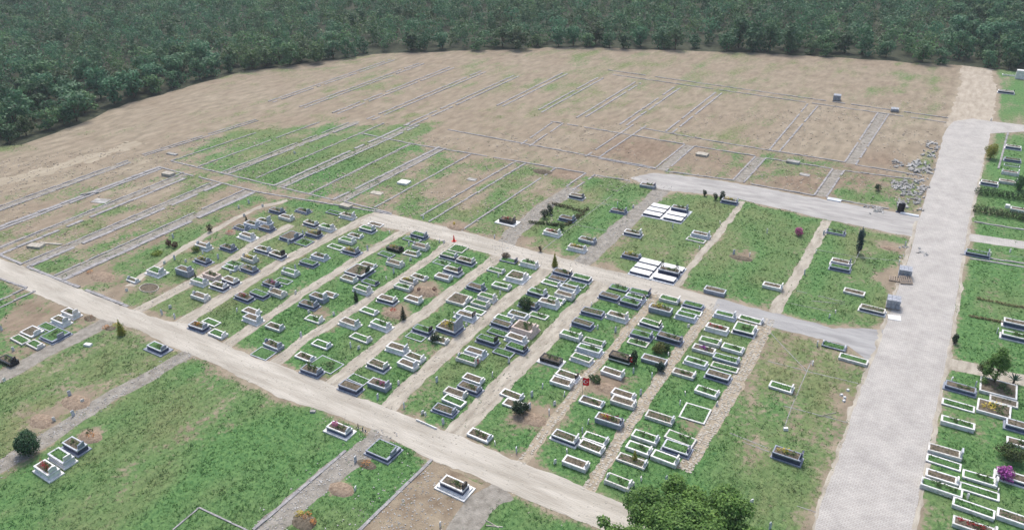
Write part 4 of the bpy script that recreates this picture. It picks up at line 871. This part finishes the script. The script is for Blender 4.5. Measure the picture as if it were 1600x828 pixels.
rubble([(1395, 250), (1428, 262), (1425, 268), (1395, 262)], 30, .1, .35, 'loose stones on bare earth beside kerbs')
rubble([(1405, 385), (1440, 388), (1450, 400), (1400, 405)], 22, .08, .3, 'few flat stones on the sandy road edge', hz=.02)
def stone_path_stones(path, wd, label):
    p = np.array(resample(W_(path), .22, False)); mb = MB()
    for i in range(len(p)-1):
        d = p[i+1]-p[i]; d /= np.hypot(*d); nn = np.array([-d[1], d[0]]); k = max(2, int(wd/.27))
        for j in range(k):
            if random.random() < .24: continue
            o_ = (j+.5)/k*wd-wd/2+random.uniform(-.05, .05); c = p[i]+nn*o_+d*random.uniform(-.05, .05); a_ = random.uniform(-.4, .4)
            ax = (d[0]*math.cos(a_)-d[1]*math.sin(a_), d[1]*math.cos(a_)+d[0]*math.sin(a_))
            mb.obox(c, ax, random.uniform(.10, .19), random.uniform(.13, .25), -.02, random.uniform(.015, .04), jit=.014)
    tag(mb.build('path_stones', 'stone'), label, 'path stones', kind='stuff')
for k, lb in ((7, 'left'), (8, 'middle'), (9, 'right')): stone_path_stones(PATHS[k][1], PATHS[k][2]-.05, f'rough pale stones set in the {lb} stone footpath')
def gravel(path, wd, n, s0, s1, label, m='stone'):
    p = np.array(resample(W_(path), .2, False)); mb = MB()
    for _ in range(n):
        i = random.randrange(len(p)-1); d = p[i+1]-p[i]; d /= np.hypot(*d); nn = np.array([-d[1], d[0]]); c = p[i]+nn*random.gauss(0, wd*.3)+d*random.random()*.2
        s = random.uniform(s0, s1); mb.obox(c, (math.cos(s*90), math.sin(s*90)), s, s*.7, -.02, s*.3, jit=s*.15)
    tag(mb.build('loose_stones', m), label, 'loose stones', kind='stuff')
for k, lb in enumerate(['first', 'second', 'third', 'fourth', 'fifth', 'sixth', 'seventh']): gravel(PATHS[k][1], PATHS[k][2], 220, .04, .12, f'loose pale stones on the {lb} footpath from the left')
for k, lb in ((10, 'grey path left of the plots beyond cross road'), (11, 'grey path beyond the cross road'), (15, 'long lower left path'), (16, 'lower middle path')): gravel(PATHS[k][1], PATHS[k][2], 400, .04, .13, f'loose gravel on the {lb}', 'rubble')

gravel([(690, 745), (620, 815), (580, 860)], 5.0, 500, .04, .12, 'small stones scattered over the bare brown plot', 'rubble')
for k, (pts_, lb) in enumerate([([(40, 428), (240, 512), (400, 578), (640, 675), (860, 768), (1010, 830)], 'main road'), ([(600, 345), (800, 392), (1050, 455)], 'cross road')]): gravel(pts_, 3.2, 900, .03, .10, f'fine loose gravel on the sandy {lb}')
def paver_stack(c, a, b, tiers, label):
    x, y = P(*px(c, a, b), .5); t = thing('paver_stack', x, y, label, 'pallet', 'stacks of paving stones at the road edge', .1)
    p_ = link('pallet', None, t)
    bpy.data.objects.remove(p_)
    mb = MB()
    for s in (-.5, 0, .5): mb.box(-.6, .6, s-.05, s+.05, -.01, .09)
    mb.build('pallet_bearers', 'wood', t)
    for k in range(7): mb = MB(); mb.box(-.6+k*.18, -.6+k*.18+.12, -.58, .58, .092, .115); mb.build('board', 'wood', t)
    for tr in range(tiers):
        for i in range(3):
            for j in range(2):
                mb = MB()
                for l in range(4): mb.box(-.57+i*.385, -.57+i*.385+.365, -.56+j*.57, -.56+j*.57+.54, .118+tr*.44+l*.1, .118+tr*.44+l*.1+.088, jit=.008)
                mb.build('paver_bundle', 'paver', t)
    RECTS.append((x, y, 1.3, 1.3))
paver_stack('M4', 785, 232, 2, 'nearer tall stack of grey paving stones at road edge')
paver_stack('M4', 858, 45, 2, 'farther stack of grey paving stones beside broken pallets')
paver_stack('T4', 432, 610, 2, 'stack of grey paving stones in the far tan field, left one')
paver_stack('T4', 795, 678, 1, 'low stack of grey paving stones beside the far kerbs')
def pallet(c, a, b, rot, tilt, label, z=.1):
    x, y = P(*px(c, a, b), z); t = thing('wooden_pallet', x, y, label, 'pallet', 'broken pallets by the road', rot, z); t.rotation_euler.x = tilt
    for s in (-.45, 0, .45): mb = MB(); mb.box(-.55, .55, s-.04, s+.04, -.08, 0); mb.build('bearer', 'wood', t)
    for k in range(6): mb = MB(); mb.box(-.55+k*.2, -.55+k*.2+.13, -.5, .5, .002, .022); mb.build('board', 'wood', t)
pallet('M4', 795, 85, .1, 0, 'left wooden pallet lying flat below the farther paver stack')
pallet('M4', 860, 92, .4, .35, 'right wooden pallet propped up below the farther paver stack', .3)
slabthing('stone_slab', 'M4', 790, 327, 1.1, .9, .06, 'white', 'white sheet on the road below the nearer paver stack', 'slab', .2)
for k, (a, b) in enumerate([(818, 478), (833, 476)]):
    x, y = P(*px('T5', a, b+22)); t = thing('spare_headstone', x, y, ('left', 'right')[k]+' black headstone leaning at the rubble by the gravel road', 'headstone', 'spare black headstones')
    mb = MB(); mb.slab(arch(.5, 0, 1.1, 0), -.06, .06, .12); mb.build('tablet', 'black', t, rot=1.3); mb = MB(); mb.box(-.35, .35, -.16, .16, -.02, .1); mb.build('foot', 'dark', t)

# ------------------------------------------------------------------ flag, cone, small red things
x, y = P(*px('M3', 440, 808)); t = thing('flag_pole', x, y, 'red crescent and star flag on a thin pole beside stone footpath', 'flag')
mb = MB(); limb(mb, (0, 0, -.1), (0, 0, 1.65), .02, .015, 8); mb.build('pole', 'metal', t)
# cloth in the plane facing the camera side, with waves
def cloth(name, w_, h_, m, parent, loc, rot):
    vs, fs = [], []; nx_, nz_ = 12, 6
    for i in range(nx_+1):
        for j in range(nz_+1): vs.append((i/nx_*w_, math.sin(i/nx_*7)*.03, -j/nz_*h_-.04*math.sin(i/nx_*3)))
    for i in range(nx_):
        for j in range(nz_): a = i*(nz_+1)+j; fs.append([a, a+1, a+nz_+2, a+nz_+1])
    o = new(name, vs, fs, m, parent, smooth=True, loc=loc, rot=rot); return o
fl = cloth('flag_cloth', .50, .72, 'red', t, (0.01, 0, 1.62), .5)
def fy(u): return math.sin(u/.5*7)*.03
def flat(name, pts, parent):
    vs = [(u, fy(u)-.006, v) for u, v in pts]; n_ = len(vs); vs += [(u, fy(u)-.003, v) for u, v in pts]
    fs = [list(range(n_))]+[[k, (k+1) % n_, n_+(k+1) % n_, n_+k] for k in range(n_)]
    return new(name, vs, fs, 'flagwhite', parent)
c0, z0, r1, r2 = .2, -.38, .155, .122
a0 = math.radians(38); outer = [(c0+r1*math.cos(t_), z0+r1*math.sin(t_)) for t_ in np.linspace(a0, 2*math.pi-a0, 18)]
inner = [(c0+.04+r2*math.cos(t_), z0+r2*math.sin(t_)) for t_ in np.linspace(2*math.pi-a0*1.1, a0*1.1, 18)]
vs = [(u, fy(u)-.006, v) for u, v in outer+inner]; new('crescent', vs, [[k, k+1, 34-k, 35-k] for k in range(17)], 'flagwhite', fl)
flat('star', [(.36+(.075 if k % 2 == 0 else .03)*math.cos(math.pi+k*math.pi/5), z0+(.075 if k % 2 == 0 else .03)*math.sin(math.pi+k*math.pi/5)) for k in range(10)], fl)
def draped(c, a, b, label, z):
    x, y = P(*px(c, a, b), z); t = thing('draped_flag', x, y, label, 'flag', None, .9, z); cloth('cloth', .36, .5, 'red', t, (-.18, 0, .25), 0)
    mb = MB()
    limb(mb, (-.19, 0, -z), (-.19, 0, .3), .012, .01, 6); mb.build('stick', 'metal', t)
    vs = [(.02+.09*math.cos(t_)-.02, -.05, .09*math.sin(t_)) for t_ in np.linspace(.7, 5.6, 12)]+[(.045+.07*math.cos(t_)-.02, -.05, .07*math.sin(t_)) for t_ in np.linspace(5.5, .8, 12)]
    new('crescent', vs, [[k, k+1, 22-k, 23-k] for k in range(11)], 'flagwhite', t)
draped('M3', 748, 590, 'red and white flag draped at the black striped grave', .45)
draped('M2', 1378, 600, 'small red flag beside the rough white grave, sixth strip', .35)
x, y = P(*px('T2', 1238, 668)); t = thing('traffic_cone', x, y, 'small red cone standing on the cross road edge', 'cone')
mb = MB(); limb(mb, (0, 0, .04), (0, 0, .75), .14, .03, 14); mb.build('cone_body', 'cone', t); mb = MB(); mb.box(-.22, .22, -.22, .22, -.01, .038); mb.build('cone_foot', 'cone', t)
for k, (a, b) in enumerate([(640, 190), (668, 205), (685, 212)]):
    x, y = P(*px('B2', a, b)); t = thing('road_peg', x, y, ('reddish left', 'dark middle', 'small right')[k]+' peg standing in the sand beside the lone white grave', 'peg')
    mb = MB(); limb(mb, (0, 0, -.05), (0, 0, (.45, .3, .2)[k]), .05, .04, 8); mb.build('post', ('wood', 'dark', 'dark')[k], t); mb = MB(); mb.box(-.09, .09, -.09, .09, -.01, .03); mb.build('foot', 'stone', t)

# ------------------------------------------------------------------ grass tufts
def tufts():
    def band(x0, x1, y0, y1, dens, sel):
        n = int((x1-x0)*(y1-y0)*dens); x = rng.uniform(x0, x1, n); y = rng.uniform(y0, y1, n)
        u, v = proj(x, y); d = np.hypot(np.hypot(x, y), H); k = (u > -150) & (u < 1750) & (v < 980) & (v > 180) & (d >= sel[0]) & (d < sel[1]); return x[k], y[k]
    out = []
    for sel, dens, size in (((0, 58), 52, .72), ((58, 80), 32, .85), ((80, 115), 15, 1.0), ((115, 150), 3, 1.3)):
        x, y = band(-130, 22, 8, 130, dens, sel)
        gi = np.clip(np.searchsorted(xs, x)-1, 0, nx-2); gj = np.clip(np.searchsorted(ys, y)-1, 0, ny-2); gm = Gm[gj, gi]; dr = DRY[gj, gi]
        keep = rng.random(len(x)) < np.clip((gm-.30)*2.0, 0, 1)**1.1*.95+.01
        x, y, gm, dr = x[keep], y[keep], gm[keep], dr[keep]
        bad = np.zeros(len(x), bool)
        for p in ALLP: bad |= inside(x, y, p)
        br_ = inside(x, y, brownp) & (rng.random(len(x)) < .07)
        bad &= ~((rng.random(len(x)) < .5*np.clip(fbm(x, y, .9, 111)*3-1.55, .02, 1)) & ~np.any([inside(x, y, p) for p in ALLP[21:]], axis=0))
        bad &= ~br_
        for q in RECTS: bad |= (abs(x-q[0]) < q[2]/2+.03) & (abs(y-q[1]) < q[3]/2+.03)
        x, y, gm, dr = x[~bad], y[~bad], gm[~bad], dr[~bad]; out.append((x, y, gm, dr, np.full(len(x), size)))
    x, y, gm, dr, sz = (np.concatenate(q) for q in zip(*out)); n = len(x); B = 7
    big = fbm(x, y, .8, 91); s = sz*(.55+.9*rng.random(n))*(.55+1.1*np.clip(big-.2, 0, 1))
    a = rng.random((n, B))*6.283; rad = rng.random((n, B))*.11*s[:, None]; bx = x[:, None]+np.cos(a)*rad; by = y[:, None]+np.sin(a)*rad
    h = (.015+.058*rng.random((n, B)))*s[:, None]*(.6+.8*gm[:, None]); lean = .10*s[:, None]*rng.random((n, B)); wv = .034*s[:, None]
    px_, py_ = -np.sin(a), np.cos(a); z = np.full_like(bx, -.01)
    v = np.stack([np.stack([bx-px_*wv, by-py_*wv, z], -1), np.stack([bx+px_*wv, by+py_*wv, z], -1), np.stack([bx+np.cos(a)*lean, by+np.sin(a)*lean, h], -1)], 2).reshape(-1, 3)
    kk_ = np.clip(rng.random((n, 1))*.75+(fbm(x, y, 2.6, 151)[:, None]-.5)*1.5+.15, 0, 1); lush = np.array([[.055, .155, .045]])*(1-kk_)+np.array([[.140, .278, .085]])*kk_
    dry = np.array([[.20, .21, .10]])+np.array([[.14, .12, .08]])*rng.random((n, 1))
    m_ = np.clip(dr*1.15-.22+(rng.random(n)-.5)*.35, 0, .9)[:, None]; c = lush*(1-m_)+dry*m_
    c = np.repeat(np.concatenate([c, np.ones((n, 1))], 1), B*3, 0)
    me = bpy.data.meshes.new('grass'); N = n*B; me.vertices.add(N*3); me.vertices.foreach_set('co', v.ravel()); me.loops.add(N*3); me.polygons.add(N)
    me.loops.foreach_set('vertex_index', np.arange(N*3)); me.polygons.foreach_set('loop_start', np.arange(N)*3); me.polygons.foreach_set('loop_total', np.full(N, 3))
    at = me.color_attributes.new('Col', 'FLOAT_COLOR', 'POINT'); at.data.foreach_set('color', c.astype(np.float32).ravel()); me.materials.append(MT['leaf']); me.update(); me.validate()
    o = link('grass', me); tag(o, 'green and dry grass growing over the cemetery plots', 'grass', kind='stuff'); print('tufts', n)
tufts()

# ------------------------------------------------------------------ the wood beyond the field
tm = []
for k in range(12):
    bl = []
    for _ in range(16):
        t_ = random.uniform(0, 6.28); q = random.uniform(0, 1.7); bl.append((math.cos(t_)*q, math.sin(t_)*q, random.uniform(.7, 3.9)*(1-q*.12), random.uniform(.55, 1.0), random.uniform(.55, 1.0), random.uniform(.5, .8)))
    gk = random.uniform(.65, 1.7); yk = random.uniform(-.01, .025)
    v, f, c = leaves(bl, 760, .40, ((.022+yk*.3)*gk, .068*gk, .034*gk), ((.080+yk)*gk, .180*gk, (.085-yk)*gk), up=.6, shell=.5, jitter=.3)
    mb = MB(); limb(mb, (0, 0, -.3), (0, 0, 2.0), .13, .07, 6)
    for q in bl[:6]: limb(mb, (0, 0, .6), tuple(q[:3]), .05, .02, 4)
    b_ = bpy.data.meshes.new('trunk'); b_.from_pydata(mb.v, [], mb.f); b_.materials.append(MT['bark'])
    tm.append((mesh('crown', v, f, 'leaf', c), b_, (v, f, c)))
EDGE = W_([(-160, 250), (-20, 232), (30, 224), (90, 205), (200, 160), (380, 110), (600, 82), (900, 72), (1200, 82), (1400, 94), (1505, 102), (1560, 108), (1640, 116), (1760, 128)])
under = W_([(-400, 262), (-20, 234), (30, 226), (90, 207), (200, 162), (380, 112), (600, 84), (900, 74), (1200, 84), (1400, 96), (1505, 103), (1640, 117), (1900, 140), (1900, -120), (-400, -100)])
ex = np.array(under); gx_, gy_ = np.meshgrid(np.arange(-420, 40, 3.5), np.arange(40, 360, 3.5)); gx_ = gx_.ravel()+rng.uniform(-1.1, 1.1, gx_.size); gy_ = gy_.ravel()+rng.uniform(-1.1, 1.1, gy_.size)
m_in = inside(gx_, gy_, ex); cand = np.stack([gx_[m_in], gy_[m_in]], 1)
u, v = proj(cand[:, 0], cand[:, 1], 3.0); ok = (u > -60) & (u < 1660) & (v > -60); cand = cand[ok]; u = u[ok]; v = v[ok]
# keep spacing
keep = []; cell = {}
for i in np.argsort(np.hypot(cand[:, 0], cand[:, 1])):
    x, y = cand[i]; c_ = (int(x//3), int(y//3))
    if any(math.hypot(x-q[0], y-q[1]) < 2.7 for a in (-1, 0, 1) for b in (-1, 0, 1) for q in cell.get((c_[0]+a, c_[1]+b), ())): continue
    cell.setdefault(c_, []).append((x, y)); keep.append((x, y, u[i], v[i]))
vis = [k for k in keep if k[2] > 1490]; rest = [k for k in keep if k[2] <= 1490]; print('trees', len(vis), len(rest))
things = (vis+rest)[:300]; back = (vis+rest)[300:]
for (x, y, uu, vv_) in things:
    k = random.randrange(12); s = random.uniform(.7, 1.4); r_ = random.uniform(0, 6.28)
    t = thing('hazel_tree', x, y, 'dark green bushy tree in the wood beyond the bare field', 'tree', 'trees of the wood beyond the field', r_); t.scale = (s, s, s*random.uniform(.85, 1.15))
    link('crown', tm[k][0], t); link('trunk', tm[k][1], t)
bv, bf, bc = [], [], []; off = 0
for (x, y, uu, vv_) in back:
    v, f, c = tm[random.randrange(12)][2]; s = random.uniform(.7, 1.4); r_ = random.uniform(0, 6.28); cs, sn = math.cos(r_)*s, math.sin(r_)*s
    q = np.stack([v[:, 0]*cs-v[:, 1]*sn+x, v[:, 0]*sn+v[:, 1]*cs+y, v[:, 2]*s], 1); sel = 260*4; bv.append(q[:sel]); bf.append(f[:260]+off); bc.append(c[:sel]); off += sel
if back:
    me = mesh('far_wood', np.concatenate(bv), np.concatenate(bf), 'leaf', np.concatenate(bc)); tag(link('far_wood', me), 'mass of dark trees filling the far background', 'wood', kind='stuff')
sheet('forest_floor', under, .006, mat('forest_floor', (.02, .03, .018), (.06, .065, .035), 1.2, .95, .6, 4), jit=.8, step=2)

def clods():
    mb = MB(); z0 = W_([(-60, 400), (0, 250), (300, 215), (700, 215), (1000, 190), (1480, 150), (1450, 330), (1040, 268), (800, 378), (612, 333), (400, 300), (120, 418), (0, 396)]); z = np.array(z0)
    x = rng.uniform(z[:, 0].min(), z[:, 0].max(), 60000); y = rng.uniform(z[:, 1].min(), z[:, 1].max(), 60000); k = inside(x, y, z) & (fbm(x, y, 5, 131) > .44) & (np.hypot(x, y) < 170); x, y = x[k][:5200], y[k][:5200]
    for a, b in zip(x, y):
        q = random.uniform(.05, .17); mb.obox((a, b), (math.cos(q*99), math.sin(q*99)), q*1.3, q, -.03, q*random.uniform(.2, .5), jit=q*.18)
    tag(mb.build('earth_clods', 'clod'), 'loose clods and stones scattered over the bare plots', 'clods', kind='stuff')
MT['clod'] = mat('earth_clod', (.22, .18, .135), (.46, .41, .34), .7, .95, .4, 12)
clods()

# ------------------------------------------------------------------ thin daylight haze
mb = MB(); mb.box(-520, 60, -30, 420, -1, H+1.5)
hm = bpy.data.materials.new('haze'); hm.use_nodes = True; hn = hm.node_tree; hn.nodes.remove(hn.nodes['Principled BSDF'])
pv = hn.nodes.new('ShaderNodeVolumePrincipled'); pv.inputs['Color'].default_value = (.80, .88, 1, 1); pv.inputs['Density'].default_value = .0003; pv.inputs['Anisotropy'].default_value = .2
hn.links.new(pv.outputs[0], hn.nodes['Material Output'].inputs['Volume'])
hz = mb.build('haze', hm); tag(hz, 'thin pale haze hanging over the whole cemetery and wood', 'haze', kind='stuff')
